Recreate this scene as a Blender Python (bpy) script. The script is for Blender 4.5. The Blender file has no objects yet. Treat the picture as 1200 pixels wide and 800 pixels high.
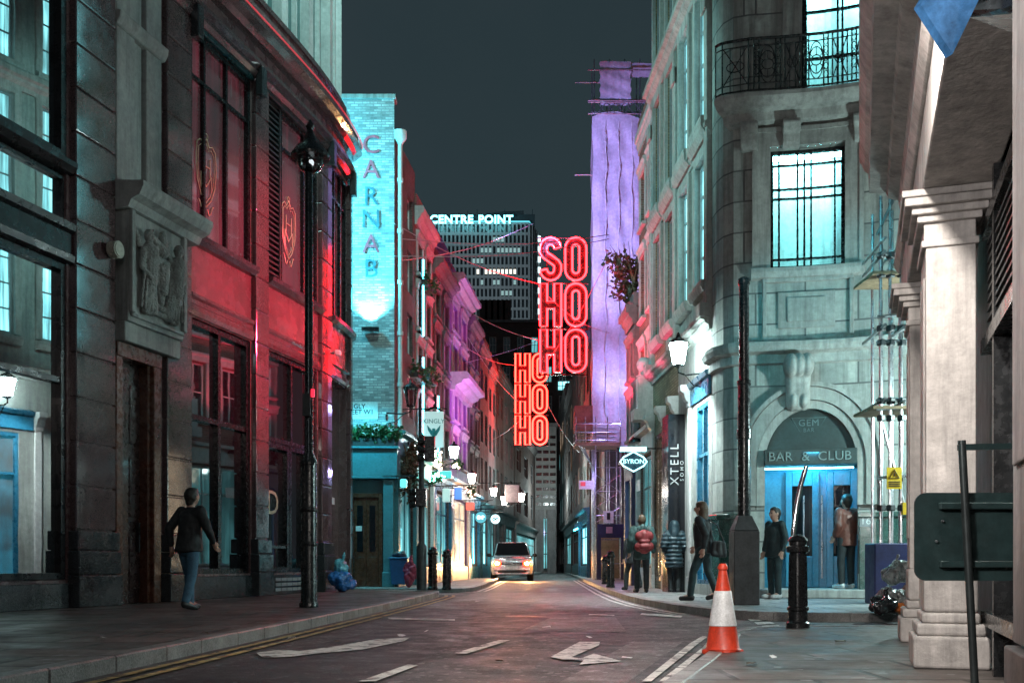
import bpy, bmesh, math, random
from mathutils import Vector, Matrix
random.seed(7)
R = math.radians
sc = bpy.context.scene
COL = sc.collection
# ------------------------------------------------------------------ camera geometry (metres)
F, CX, HY, HC = 1200.0, 600.0, 660.0, 0.8      # focal length in photo pixels, principal x, horizon row, eye height

def at(x, y, Y):
    return Vector(((x - CX) / F * Y, Y, HC + (HY - y) / F * Y))

def gnd(x, y, z=0.0):
    Y = F * (HC - z) / (y - HY)
    return Vector(((x - CX) / F * Y, Y, z))

# ------------------------------------------------------------------ object helpers
def tag(o, label=None, cat=None, group=None, kind=None):
    if label: o['label'] = label
    if cat: o['category'] = cat
    if group: o['group'] = group
    if kind: o['kind'] = kind
    return o

def thing(name, label, cat, loc=(0, 0, 0), group=None, rz=0):
    o = bpy.data.objects.new(name, None)
    o.empty_display_size = 0.2
    COL.objects.link(o)
    o.location = loc
    o.rotation_euler = (0, 0, rz)
    return tag(o, label, cat, group)

def kids(o):
    return [c for c in COL.objects if c.parent == o]

def dup(root, loc, rz=0.0, label=None, scale=None):
    r = root.copy(); COL.objects.link(r)
    r.location = loc; r.rotation_euler = (0, 0, rz)
    if scale: r.scale = (scale,) * 3
    if label: r['label'] = label
    for ch in kids(root):
        c = ch.copy(); COL.objects.link(c); c.parent = r
        for g in kids(ch):
            d = g.copy(); COL.objects.link(d); d.parent = c
    return r

def wloc(o):
    v = Vector((0, 0, 0))
    while o is not None:
        v += o.location; o = o.parent
    return v

class Path:
    """A facade's base line seen from above; s runs along it, d stands out from it towards the street."""
    def __init__(self, pts, flip=False):
        self.p = [Vector(q) for q in pts]
        self.S = [0.0]
        for a, b in zip(self.p, self.p[1:]): self.S.append(self.S[-1] + (b - a).length)
        self.L = self.S[-1]
        sg = -1 if flip else 1
        sn = []
        for a, b in zip(self.p, self.p[1:]):
            t = (b - a).normalized(); sn.append(Vector((t.y, -t.x)) * sg)
        self.n = []
        for i in range(len(self.p)):
            if i == 0: n = sn[0]
            elif i == len(self.p) - 1: n = sn[-1]
            else:
                n = (sn[i - 1] + sn[i]).normalized(); n = n / max(.5, n.dot(sn[i]))
            self.n.append(n)
    def seg(self, s):
        for i in range(len(self.p) - 1):
            if s <= self.S[i + 1] or i == len(self.p) - 2:
                return i, (s - self.S[i]) / (self.S[i + 1] - self.S[i])
    def at(self, s, z, d=0.0):
        i, t = self.seg(s)
        p = self.p[i].lerp(self.p[i + 1], t); n = self.n[i].lerp(self.n[i + 1], min(1, max(0, t)))
        q = p + n * d
        return Vector((q.x, q.y, z))
    def nrm(self, s):
        i, t = self.seg(s)
        n = self.n[i].lerp(self.n[i + 1], min(1, max(0, t))).normalized()
        return Vector((n.x, n.y, 0))
    def tan(self, s):
        i, t = self.seg(s)
        v = (self.p[i + 1] - self.p[i]).normalized()
        return Vector((v.x, v.y, 0))
    def s(self, x, d=0.0):
        k = (x - CX) / F
        best = None
        for i in range(len(self.p) - 1):
            a = self.p[i] + self.n[i] * d; b = self.p[i + 1] + self.n[i + 1] * d
            fa, fb = a.x - k * a.y, b.x - k * b.y
            if abs(fa - fb) < 1e-9: continue
            t = fa / (fa - fb)
            lo = -1e9 if i == 0 else -1e-6; hi = 1e9 if i == len(self.p) - 2 else 1 + 1e-6
            if lo <= t <= hi:
                s = self.S[i] + t * (self.S[i + 1] - self.S[i])
                if 0 <= t <= 1: return s
                if best is None: best = s
        return best
    def z(self, x, y, d=0.0):
        q = self.at(self.s(x, d), 0, d)
        return HC + (HY - y) / F * q.y
    def cuts(self, a, b):
        return [a] + [s for s in self.S if a + 1e-4 < s < b - 1e-4] + [b]

class MB:
    def __init__(self): self.v = []; self.f = []
    def add(self, vs, fs):
        b = len(self.v); self.v += [Vector(q) for q in vs]
        self.f += [tuple(b + i for i in q) for q in fs]
        return self
    def hexa(self, p):
        return self.add(p, [(0, 3, 2, 1), (4, 5, 6, 7), (0, 1, 5, 4), (1, 2, 6, 5), (2, 3, 7, 6), (3, 0, 4, 7)])
    def box(self, c, sz, rz=0.0, rx=0.0, ry=0.0):
        m = Matrix.Rotation(rz, 3, 'Z') @ Matrix.Rotation(ry, 3, 'Y') @ Matrix.Rotation(rx, 3, 'X')
        c = Vector(c); x, y, z = sz[0] / 2, sz[1] / 2, sz[2] / 2
        return self.hexa([c + m @ Vector(q) for q in ((-x, -y, -z), (x, -y, -z), (x, y, -z), (-x, y, -z), (-x, -y, z), (x, -y, z), (x, y, z), (-x, y, z))])
    def bar(self, p0, p1, w, h=None, up=(0, 0, 1)):
        p0, p1 = Vector(p0), Vector(p1); h = h or w
        t = (p1 - p0).normalized(); u = Vector(up)
        if abs(t.dot(u)) > .98: u = Vector((1, 0, 0))
        a = t.cross(u).normalized() * w / 2; b = a.cross(t).normalized() * h / 2
        return self.hexa([p0 - a - b, p0 + a - b, p0 + a + b, p0 - a + b, p1 - a - b, p1 + a - b, p1 + a + b, p1 - a + b])
    def fbox(self, P, s0, s1, z0, z1, d0, d1):
        c = P.cuts(s0, s1); n = len(c); vs = []
        for s in c: vs += [P.at(s, z0, d0), P.at(s, z0, d1), P.at(s, z1, d1), P.at(s, z1, d0)]
        fs = [(0, 1, 2, 3), (4 * n - 4, 4 * n - 1, 4 * n - 2, 4 * n - 3)]
        for i in range(n - 1):
            for k in range(4):
                a, b = 4 * i + k, 4 * i + (k + 1) % 4
                fs.append((a, a + 4, b + 4, b))
        return self.add(vs, fs)
    def fsweep(self, P, s0, s1, prof):
        """a moulding: profile of (d, z) swept along the path"""
        c = P.cuts(s0, s1); n = len(c); m = len(prof); vs = []
        for s in c: vs += [P.at(s, z, d) for d, z in prof]
        fs = [tuple(range(m)), tuple(range(m * n - 1, m * n - m - 1, -1))]
        for i in range(n - 1):
            for k in range(m):
                a, b = m * i + k, m * i + (k + 1) % m
                fs.append((a, a + m, b + m, b))
        return self.add(vs, fs)
    def fprism(self, P, poly, d0, d1):
        n = len(poly)
        vs = [P.at(s, z, d0) for s, z in poly] + [P.at(s, z, d1) for s, z in poly]
        return self.add(vs, [tuple(range(n)), tuple(range(2 * n - 1, n - 1, -1))] + [(i, (i + 1) % n, n + (i + 1) % n, n + i) for i in range(n)])
    def prism(self, pts, off):
        n = len(pts); off = Vector(off); pts = [Vector(q) for q in pts]
        return self.add(pts + [q + off for q in pts], [tuple(range(n - 1, -1, -1)), tuple(range(n, 2 * n))] + [(i, (i + 1) % n, n + (i + 1) % n, n + i) for i in range(n)])
    def cyl(self, p0, p1, r0, r1=None, n=12):
        p0, p1 = Vector(p0), Vector(p1); r1 = r0 if r1 is None else r1
        t = (p1 - p0).normalized(); u = Vector((0, 0, 1)) if abs(t.z) < .95 else Vector((1, 0, 0))
        a = t.cross(u).normalized(); b = t.cross(a)
        vs = []
        for p, r in ((p0, r0), (p1, r1)):
            vs += [p + (a * math.cos(2 * math.pi * i / n) + b * math.sin(2 * math.pi * i / n)) * r for i in range(n)]
        return self.add(vs, [tuple(range(n)), tuple(range(2 * n - 1, n - 1, -1))] + [(i, n + i, n + (i + 1) % n, (i + 1) % n) for i in range(n)])
    def tube(self, pts, r, n=8, closed=False):
        pts = [Vector(q) for q in pts]; m = len(pts)
        vs = []; prev = None
        for i, p in enumerate(pts):
            if closed: t = pts[(i + 1) % m] - pts[i - 1]
            else: t = pts[min(i + 1, m - 1)] - pts[max(i - 1, 0)]
            t.normalize()
            if prev is None:
                u = Vector((0, 0, 1)) if abs(t.z) < .9 else Vector((0, 1, 0))
                a = t.cross(u).normalized()
            else:
                a = (prev - t * prev.dot(t)); a = a.normalized() if a.length > 1e-6 else t.orthogonal().normalized()
            prev = a; b = t.cross(a)
            rr = r[i] if isinstance(r, (list, tuple)) else r
            vs += [p + (a * math.cos(2 * math.pi * k / n) + b * math.sin(2 * math.pi * k / n)) * rr for k in range(n)]
        fs = []
        for i in range(m if closed else m - 1):
            j = (i + 1) % m
            for k in range(n):
                fs.append((i * n + k, j * n + k, j * n + (k + 1) % n, i * n + (k + 1) % n))
        if not closed: fs += [tuple(range(n)), tuple(range(m * n - 1, m * n - n - 1, -1))]
        return self.add(vs, fs)
    def lathe(self, prof, c=(0, 0, 0), n=24, arc=None):
        c = Vector(c); m = len(prof); vs = []
        for r, z in prof: vs += [c + Vector((max(r, 1e-4) * math.cos(2 * math.pi * k / n), max(r, 1e-4) * math.sin(2 * math.pi * k / n), z)) for k in range(n)]
        fs = [tuple(range(n - 1, -1, -1)), tuple(range((m - 1) * n, m * n))]
        for i in range(m - 1):
            for k in range(n): fs.append((i * n + k, i * n + (k + 1) % n, (i + 1) * n + (k + 1) % n, (i + 1) * n + k))
        return self.add(vs, fs)
    def ball(self, c, r, n=12, m=8, sc=(1, 1, 1)):
        c = Vector(c)
        prof = [(math.sin(math.pi * i / m), -math.cos(math.pi * i / m)) for i in range(m + 1)]
        b = MB(); b.lathe(prof, (0, 0, 0), n)
        return self.add([c + Vector((q.x * sc[0], q.y * sc[1], q.z * sc[2])) * r for q in b.v], b.f)
    def disc(self, c, r, nrm, n=20, th=.02):
        nrm = Vector(nrm).normalized(); return self.cyl(Vector(c), Vector(c) + nrm * th, r, r, n)
    def text(self, txt, O, U, V, size, ext=.01, space=1.0, align='CENTER', bold=0.0):
        cu = bpy.data.curves.new('lettering', 'FONT'); cu.body = txt; cu.size = size; cu.align_x = align; cu.align_y = 'CENTER'
        cu.space_character = space; cu.offset = bold; cu.extrude = ext / 2; cu.resolution_u = 3
        ob = bpy.data.objects.new('lettering', cu)
        me = ob.to_mesh()
        O, U, V = Vector(O), Vector(U).normalized(), Vector(V).normalized(); N = U.cross(V)
        self.add([O + U * q.co.x + V * q.co.y + N * (q.co.z + ext / 2) for q in me.vertices], [tuple(p.vertices) for p in me.polygons])
        ob.to_mesh_clear(); bpy.data.objects.remove(ob); bpy.data.curves.remove(cu)
        return self
    def build(self, name, mat, parent=None, bev=0.0, smooth=False, loc=None, seg=1, recalc=True):
        off = wloc(parent) if parent is not None else (Vector(loc) if loc is not None else Vector((0, 0, 0)))
        me = bpy.data.meshes.new(name)
        me.from_pydata([q - off for q in self.v], [], self.f)
        bm = bmesh.new(); bm.from_mesh(me)
        if recalc: bmesh.ops.recalc_face_normals(bm, faces=bm.faces)
        uv = bm.loops.layers.uv.new('UVMap')
        for f in bm.faces:
            n = f.normal
            if abs(n.z) > .7:
                for l in f.loops: q = l.vert.co + off; l[uv].uv = (q.x, q.y)
            else:
                t = Vector((-n.y, n.x)); t = t.normalized() if t.length > 1e-6 else Vector((1, 0))
                for l in f.loops: q = l.vert.co + off; l[uv].uv = (q.x * t.x + q.y * t.y, q.z)
        bm.to_mesh(me); bm.free()
        ms = mat if isinstance(mat, (list, tuple)) else [mat]
        for m in ms: me.materials.append(m)
        if smooth:
            for p in me.polygons: p.use_smooth = True
            me.set_sharp_from_angle(angle=R(38))
        o = bpy.data.objects.new(name, me); COL.objects.link(o)
        if parent is not None: o.parent = parent
        elif loc is not None: o.location = loc
        if bev:
            b = o.modifiers.new('bevel', 'BEVEL'); b.width = bev; b.segments = seg; b.limit_method = 'ANGLE'; b.angle_limit = R(40)
        return o

def blob(name, mat, parent, caps=(), balls=(), voxel=.012, smooth=4, extra=None, disp=None, loc=None):
    """one continuous surface from overlapping tapered limbs, fused and smoothed"""
    mb = MB()
    for p0, p1, r0, r1 in caps:
        mb.cyl(p0, p1, r0, r1, 14); mb.ball(p0, r0, 14, 8); mb.ball(p1, r1, 14, 8)
    for c, r, s in balls: mb.ball(c, r, 16, 10, s)
    if extra: extra(mb)
    o = mb.build(name, mat, None)
    m = o.modifiers.new('r', 'REMESH'); m.mode = 'VOXEL'; m.voxel_size = voxel
    s = o.modifiers.new('s', 'SMOOTH'); s.iterations = smooth; s.factor = .5
    if disp:
        t = bpy.data.textures.new(name, 'CLOUDS'); t.noise_scale = disp[1]; t.noise_depth = 3
        d = o.modifiers.new('d', 'DISPLACE'); d.texture = t; d.strength = disp[0]; d.mid_level = .5
    bpy.context.view_layer.update()
    me = bpy.data.meshes.new_from_object(o.evaluated_get(bpy.context.evaluated_depsgraph_get()))
    o.modifiers.clear(); old = o.data; o.data = me; bpy.data.meshes.remove(old)
    me.name = name
    for p in me.polygons: p.use_smooth = True
    if parent is not None: o.parent = parent; o.location = -wloc(parent)
    elif loc is not None: o.location = loc
    return o

# ------------------------------------------------------------------ materials
def _nt(name):
    m = bpy.data.materials.new(name); m.use_nodes = True
    nt = m.node_tree; b = nt.nodes['Principled BSDF']
    return m, nt, b

def mixc(nt, fac, a, b, blend='MIX'):
    n = nt.nodes.new('ShaderNodeMix'); n.data_type = 'RGBA'; n.blend_type = blend
    for sock, val in ((n.inputs['Factor'], fac), (n.inputs['A'], a), (n.inputs['B'], b)):
        if hasattr(val, 'is_linked'): nt.links.new(val, sock)
        elif isinstance(val, (int, float)): sock.default_value = val
        else: sock.default_value = (*val, 1) if len(val) == 3 else val
    return n.outputs['Result']

def noise(nt, vec, scale, detail=5, rough=.6):
    n = nt.nodes.new('ShaderNodeTexNoise'); n.inputs['Scale'].default_value = scale
    n.inputs['Detail'].default_value = detail; n.inputs['Roughness'].default_value = rough
    if vec: nt.links.new(vec, n.inputs['Vector'])
    return n.outputs['Fac']

def ramp(nt, fac, lo, hi, a=0.0, b=1.0):
    n = nt.nodes.new('ShaderNodeMapRange'); n.inputs['From Min'].default_value = lo; n.inputs['From Max'].default_value = hi
    n.inputs['To Min'].default_value = a; n.inputs['To Max'].default_value = b
    nt.links.new(fac, n.inputs['Value']); return n.outputs['Result']

def mat(name, col, rough=.6, metal=0.0, var=.3, vs=2.5, bump=0.0, bs=30, streak=0.0, spec=.5, coat=0.0, speck=0.0,
        brick=None, mortar=None, rvar=.12, ior=1.5, bcon=.2, fine=.18, wear=None, flecks=None):
    m, nt, b = _nt(name)
    tc = nt.nodes.new('ShaderNodeTexCoord'); ob = tc.outputs['Object']
    c1 = tuple(max(0, k * (1 - var)) for k in col); c2 = tuple(min(1, k * (1 + var)) for k in col)
    nf = noise(nt, ob, vs, 7, .65)
    c = mixc(nt, ramp(nt, nf, .32, .68), c1, c2)
    if fine:
        ff = noise(nt, ob, max(9, vs * 7), 4, .7)
        c = mixc(nt, 1.0, c, mixc(nt, ramp(nt, ff, .3, .7), (1 - fine,) * 3, (1 + fine,) * 3), 'MULTIPLY')
    hgt = None
    if brick:
        bt = nt.nodes.new('ShaderNodeTexBrick'); nt.links.new(tc.outputs['UV'], bt.inputs['Vector'])
        bt.inputs['Scale'].default_value = 1; bt.inputs['Brick Width'].default_value = brick[0]; bt.inputs['Row Height'].default_value = brick[1]
        bt.inputs['Mortar Size'].default_value = brick[2]; bt.inputs['Mortar Smooth'].default_value = .3; bt.inputs['Bias'].default_value = 0
        bt.inputs['Color1'].default_value = (1 - bcon * 1.4, 1 - bcon * 1.4, 1 - bcon * 1.4, 1); bt.inputs['Color2'].default_value = (1 + bcon * .7, 1 + bcon * .6, 1 + bcon * .5, 1); bt.inputs['Mortar'].default_value = (1, 1, 1, 1)
        c = mixc(nt, 1.0, c, bt.outputs['Color'], 'MULTIPLY')
        c = mixc(nt, bt.outputs['Fac'], c, mortar or tuple(k * .55 for k in col))
        hgt = ramp(nt, bt.outputs['Fac'], 0, 1, 1, 0)
    if speck:
        v = nt.nodes.new('ShaderNodeTexVoronoi'); v.inputs['Scale'].default_value = 90; nt.links.new(ob, v.inputs['Vector'])
        sf = nt.nodes.new('ShaderNodeSeparateColor'); nt.links.new(v.outputs['Color'], sf.inputs['Color'])
        c = mixc(nt, ramp(nt, sf.outputs['Red'], .2, 1, 0, speck), c, tuple(min(1, k * 2.6 + .03) for k in col))
    if flecks:
        v2 = nt.nodes.new('ShaderNodeTexVoronoi'); v2.inputs['Scale'].default_value = flecks[0]; nt.links.new(ob, v2.inputs['Vector'])
        s2 = nt.nodes.new('ShaderNodeSeparateColor'); nt.links.new(v2.outputs['Color'], s2.inputs['Color'])
        c = mixc(nt, ramp(nt, s2.outputs['Green'], flecks[1], flecks[1] + .03, 0, .8), c, (flecks[2],) * 3)  # on asphalt these pale flecks put wet glints into the colour
    if streak:
        mp = nt.nodes.new('ShaderNodeMapping'); mp.inputs['Scale'].default_value = (4.5, 4.5, .35); nt.links.new(ob, mp.inputs['Vector'])
        sf = noise(nt, mp.outputs['Vector'], 1.3, 6, .7)
        c = mixc(nt, ramp(nt, sf, .45, .75, 0, streak), c, tuple(k * .3 for k in col))
    if wear:
        wf = noise(nt, ob, 5.5, 8, .75)
        c = mixc(nt, ramp(nt, wf, wear[0], wear[1]), wear[2], c)
    nt.links.new(c, b.inputs['Base Color'])
    nt.links.new(ramp(nt, noise(nt, ob, vs * 2.3, 5), .3, .7, max(.02, rough - rvar), min(1, rough + rvar)), b.inputs['Roughness'])
    b.inputs['Metallic'].default_value = metal; b.inputs['IOR'].default_value = ior
    b.inputs['Specular IOR Level'].default_value = spec
    if coat: b.inputs['Coat Weight'].default_value = coat; b.inputs['Coat Roughness'].default_value = .06
    if bump or brick:
        bp = nt.nodes.new('ShaderNodeBump'); bp.inputs['Strength'].default_value = min(1, bump or .4); bp.inputs['Distance'].default_value = .02
        h = noise(nt, ob, bs, 4)
        if hgt is not None:
            mm = nt.nodes.new('ShaderNodeMath'); mm.operation = 'MULTIPLY_ADD'; nt.links.new(h, mm.inputs[0]); mm.inputs[1].default_value = .5; nt.links.new(hgt, mm.inputs[2]); h = mm.outputs[0]
        nt.links.new(h, bp.inputs['Height']); nt.links.new(bp.outputs['Normal'], b.inputs['Normal'])
    return m

def glow(name, col, st, base=(.1, .1, .1)):
    m, nt, b = _nt(name)
    b.inputs['Base Color'].default_value = (*base, 1); b.inputs['Roughness'].default_value = .3
    b.inputs['Emission Color'].default_value = (*col, 1); b.inputs['Emission Strength'].default_value = st
    return m

def lit_mat(name, col, st, scale=(7, 7, .25)):
    """a lit window with drawn curtains: folds and a blind vary the glow"""
    m, nt, b = _nt(name); tc = nt.nodes.new('ShaderNodeTexCoord')
    mp = nt.nodes.new('ShaderNodeMapping'); mp.inputs['Scale'].default_value = scale; nt.links.new(tc.outputs['Object'], mp.inputs['Vector'])
    f = ramp(nt, noise(nt, mp.outputs['Vector'], 1.6, 4, .6), .35, .65, .25, 1.35)
    big = ramp(nt, noise(nt, tc.outputs['Object'], .55, 2), .35, .65, .3, 1.3)
    mm = nt.nodes.new('ShaderNodeMath'); mm.operation = 'MULTIPLY'; nt.links.new(f, mm.inputs[0]); nt.links.new(big, mm.inputs[1])
    m2 = nt.nodes.new('ShaderNodeMath'); m2.operation = 'MULTIPLY'; nt.links.new(mm.outputs[0], m2.inputs[0]); m2.inputs[1].default_value = st
    b.inputs['Base Color'].default_value = (.08, .08, .08, 1); b.inputs['Roughness'].default_value = .05; b.inputs['IOR'].default_value = 1.8
    b.inputs['Emission Color'].default_value = (*col, 1); nt.links.new(m2.outputs[0], b.inputs['Emission Strength'])
    return m

def pane_mat(name, col=(.012, .014, .016), ior=2.0, rough=.015, wob=.02):
    m, nt, b = _nt(name)
    tc = nt.nodes.new('ShaderNodeTexCoord')
    b.inputs['Base Color'].default_value = (*col, 1); b.inputs['Roughness'].default_value = rough; b.inputs['IOR'].default_value = ior
    bp = nt.nodes.new('ShaderNodeBump'); bp.inputs['Strength'].default_value = wob; bp.inputs['Distance'].default_value = .05
    nt.links.new(noise(nt, tc.outputs['Object'], .9, 2), bp.inputs['Height']); nt.links.new(bp.outputs['Normal'], b.inputs['Normal'])
    return m

def clear_mat(name, tint=(.9, .95, .95), refl=.9, ior=1.6):
    m, nt, b = _nt(name); nt.nodes.remove(b); out = nt.nodes['Material Output']
    fr = nt.nodes.new('ShaderNodeFresnel'); fr.inputs['IOR'].default_value = ior
    tr = nt.nodes.new('ShaderNodeBsdfTransparent'); tr.inputs['Color'].default_value = (*tint, 1)
    gl = nt.nodes.new('ShaderNodeBsdfGlossy'); gl.inputs['Roughness'].default_value = .02; gl.inputs['Color'].default_value = (refl, refl, refl, 1)
    mx = nt.nodes.new('ShaderNodeMixShader')
    nt.links.new(fr.outputs[0], mx.inputs[0]); nt.links.new(tr.outputs[0], mx.inputs[1]); nt.links.new(gl.outputs[0], mx.inputs[2])
    nt.links.new(mx.outputs[0], out.inputs['Surface'])
    return m

def lamp(name, typ, loc, power, col, target=None, size=.2, spot=None, blend=.6, size_y=None):
    d = bpy.data.lights.new(name, typ); d.energy = power; d.color = col
    if typ in ('POINT', 'SPOT'): d.shadow_soft_size = size
    if typ == 'SPOT': d.spot_size = R(spot); d.spot_blend = blend
    if typ == 'AREA':
        d.size = size
        if size_y: d.shape = 'RECTANGLE'; d.size_y = size_y
    o = bpy.data.objects.new(name, d); COL.objects.link(o); o.location = loc
    if target is not None:
        o.rotation_euler = (Vector(target) - Vector(loc)).to_track_quat('-Z', 'Y').to_euler()
    return o

# ------------------------------------------------------------------ facade helpers
def wall(P, s0, s1, z0, z1, ops, d0, d1, depth=0.0, mb=None):
    """front skin at d1 with real openings whose reveals run back to d0; depth > 0 adds the solid mass behind"""
    mb = mb or MB()
    ss = sorted(set([round(v, 4) for v in [s0, s1] + [o[0] for o in ops] + [o[1] for o in ops] + P.cuts(s0, s1) if s0 - 1e-4 <= v <= s1 + 1e-4]))
    zs = sorted(set([round(v, 4) for v in [z0, z1] + [o[2] for o in ops] + [o[3] for o in ops] if z0 - 1e-4 <= v <= z1 + 1e-4]))
    def inop(s, z): return any(o[0] < s < o[1] and o[2] < z < o[3] for o in ops)
    for a, b in zip(ss, ss[1:]):
        run = None
        for c, d in zip(zs, zs[1:]):
            if not inop((a + b) / 2, (c + d) / 2):
                mb.add([P.at(a, c, d1), P.at(b, c, d1), P.at(b, d, d1), P.at(a, d, d1)], [(0, 1, 2, 3)])
    for o in ops:
        a, b, c, d = max(o[0], s0), min(o[1], s1), max(o[2], z0), min(o[3], z1)
        for z in (c, d):
            cc = P.cuts(a, b)
            for u, w in zip(cc, cc[1:]):
                mb.add([P.at(u, z, d0), P.at(w, z, d0), P.at(w, z, d1), P.at(u, z, d1)], [(0, 1, 2, 3)])
        for s in (a, b): mb.add([P.at(s, c, d0), P.at(s, c, d1), P.at(s, d, d1), P.at(s, d, d0)], [(0, 1, 2, 3)])
    for s in (s0, s1): mb.add([P.at(s, z0, d0 - .05), P.at(s, z0, d1), P.at(s, z1, d1), P.at(s, z1, d0 - .05)], [(0, 1, 2, 3)])
    cc = P.cuts(s0, s1)
    for u, w in zip(cc, cc[1:]): mb.add([P.at(u, z1, d0 - .05), P.at(w, z1, d0 - .05), P.at(w, z1, d1), P.at(u, z1, d1)], [(0, 1, 2, 3)])
    if depth: mb.fbox(P, s0, s1, z0, z1, d0 - depth, d0 - .05)
    return mb

def window(P, s0, s1, z0, z1, d, root, fm, gm, xs=(), zs=(), fw=.06, bar=.035, th=.07, name='window', pth=.012):
    """frame with bars at fractions xs / zs, and its pane as a sub-part"""
    f = MB()
    f.fbox(P, s0 + .003, s0 + fw, z0 + .003, z1 - .003, d, d + th); f.fbox(P, s1 - fw, s1 - .003, z0 + .003, z1 - .003, d, d + th)
    f.fbox(P, s0 + fw, s1 - fw, z0 + .003, z0 + fw, d, d + th); f.fbox(P, s0 + fw, s1 - fw, z1 - fw, z1 - .003, d, d + th)
    for k in xs:
        s = s0 + (s1 - s0) * k; f.fbox(P, s - bar / 2, s + bar / 2, z0 + fw, z1 - fw, d + .008, d + th - .012)
    for k in zs:
        z = z0 + (z1 - z0) * k; f.fbox(P, s0 + fw, s1 - fw, z - bar / 2, z + bar / 2, d + .012, d + th - .018)
    o = f.build(name, fm, root)
    MB().fbox(P, s0 + .01, s1 - .01, z0 + .01, z1 - .01, d + .018, d + .018 + pth).build('pane', gm, o)
    return o

def cornice(P, s0, s1, z, h, out, mat_, root, name='cornice', d=0.0):
    prof = [(d - .05, z), (d + out * .25, z), (d + out * .3, z + h * .25), (d + out * .62, z + h * .4), (d + out * .68, z + h * .55), (d + out, z + h * .62), (d + out, z + h * .88), (d + out * .9, z + h), (d - .05, z + h)]
    return MB().fsweep(P, s0, s1, prof).build(name, mat_, root)
# ------------------------------------------------------------------ the palette
GRANITE = mat('polished red granite', (.075, .043, .044), .1, var=.4, vs=1.6, speck=.5, rvar=.05, ior=2.0, bump=.012, bs=5)
GRANITE_ROUGH = mat('red granite fascia', (.12, .07, .07), .26, var=.35, vs=1.2, speck=.4, streak=.3, ior=1.6)
DARK_GRANITE = mat('dark polished plinth', (.03, .032, .035), .14, var=.4, vs=2, speck=.4, ior=1.7)
STONE = mat('grey portland stone', (.36, .36, .34), .75, var=.22, vs=.9, bump=.3, bs=22, streak=.75)
STONE_B = mat('ashlar portland stone', (.36, .37, .35), .75, var=.2, vs=.7, bump=.35, streak=.8, brick=(1.15, .62, .02), mortar=(.12, .12, .12))
STONE_W = mat('pink washed limestone', (.46, .43, .41), .7, var=.2, vs=1.6, bump=.3, bs=26, streak=.8)
RELIEF = mat('carved weathered stone', (.3, .29, .27), .8, var=.35, vs=4, bump=.35, bs=45, streak=.5)
IRON = mat('black painted iron', (.012, .013, .014), .25, var=.4, vs=6, ior=1.5)
IRON_W = mat('worn black iron', (.028, .03, .032), .45, var=.5, vs=5, bump=.15, bs=40)
BRONZE = mat('dark bronze frame', (.03, .028, .03), .3, metal=.4, var=.3)
STEEL = mat('galvanised scaffold tube', (.42, .44, .46), .35, metal=.9, var=.35, vs=8)
TIMBER = mat('varnished brown timber', (.09, .032, .018), .28, var=.45, vs=5, coat=.3)
DARKWOOD = mat('dark mahogany door', (.03, .013, .012), .3, var=.4, vs=5, coat=.3)
PANE = pane_mat('night window glass', ior=2.8)
PANE_D = pane_mat('dark shop glass', (.008, .009, .011), 2.2, .02)
PANE_M = pane_mat('mirror bright shop glass', (.015, .018, .02), 5.0, .012, .012)
CLEAR = clear_mat('clear glass')
WHITE_BRICK = mat('white painted brick', (.52, .55, .56), .6, var=.25, vs=3.5, bump=1.0, brick=(.225, .075, .012), mortar=(.3, .31, .32), bs=9, bcon=.4)
DARK_BRICK = mat('sooty brick', (.10, .07, .065), .85, var=.4, vs=1.1, bump=.6, brick=(.225, .075, .01), mortar=(.14, .12, .11))
RED_BRICK = mat('red stock brick', (.22, .1, .075), .85, var=.35, vs=1.1, bump=.6, brick=(.225, .075, .01), mortar=(.25, .2, .18))
YEL_BRICK = mat('yellow stock brick', (.24, .18, .11), .85, var=.4, vs=1.1, bump=.6, brick=(.225, .075, .01), mortar=(.1, .08, .06))
STUCCO = mat('painted stucco', (.5, .48, .47), .6, var=.15, vs=1.1, streak=.4)
STUCCO_D = mat('grey render', (.2, .19, .19), .75, var=.25, vs=1.0, streak=.5)
SLATE = mat('roof slate', (.05, .05, .058), .6, var=.3, bump=.4, brick=(.3, .2, .008))
TEAL_P = mat('teal painted timber', (.06, .2, .23), .35, var=.15, vs=3)
TEAL_D = mat('dark teal metal', (.015, .05, .055), .3, var=.2)
BLUE_P = mat('deep blue painted timber', (.02, .13, .22), .3, var=.2, vs=3)
NAVY_P = mat('navy hoarding paint', (.02, .022, .08), .5, var=.25, vs=3)
GREEN_DADO = mat('dark green marble', (.02, .06, .05), .22, var=.6, vs=6, speck=.4, ior=1.6)
WHITE_P = mat('white paint', (.7, .7, .69), .45, var=.08)
GREY_P = mat('grey paint', (.25, .26, .27), .5, var=.12)
CREAM = mat('cream moulded plastic', (.5, .46, .38), .5, var=.1)
SHEET = mat('white scaffold sheeting', (.62, .62, .66), .6, var=.22, vs=.8, bump=.8, bs=3.2, streak=.25)
BOARD = mat('scaffold boards', (.22, .15, .09), .8, var=.4, vs=3)
ASPHALT = mat('worn asphalt', (.042, .042, .043), .62, var=.5, vs=.9, bump=.6, bs=60, speck=.5, rvar=.2, fine=.45, flecks=(26, .93, .22))
ASPHALT_D = mat('fresh asphalt patch', (.024, .024, .026), .58, var=.5, vs=1.2, bump=.6, bs=60, speck=.5, rvar=.2, fine=.45, flecks=(26, .95, .16))
ASPHALT_L = mat('pale buff asphalt', (.09, .083, .08), .6, var=.45, vs=1.0, bump=.6, bs=60, speck=.5, rvar=.2, fine=.4, flecks=(26, .92, .3))
EARTH = mat('city ground', (.05, .05, .05), .9)
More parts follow.
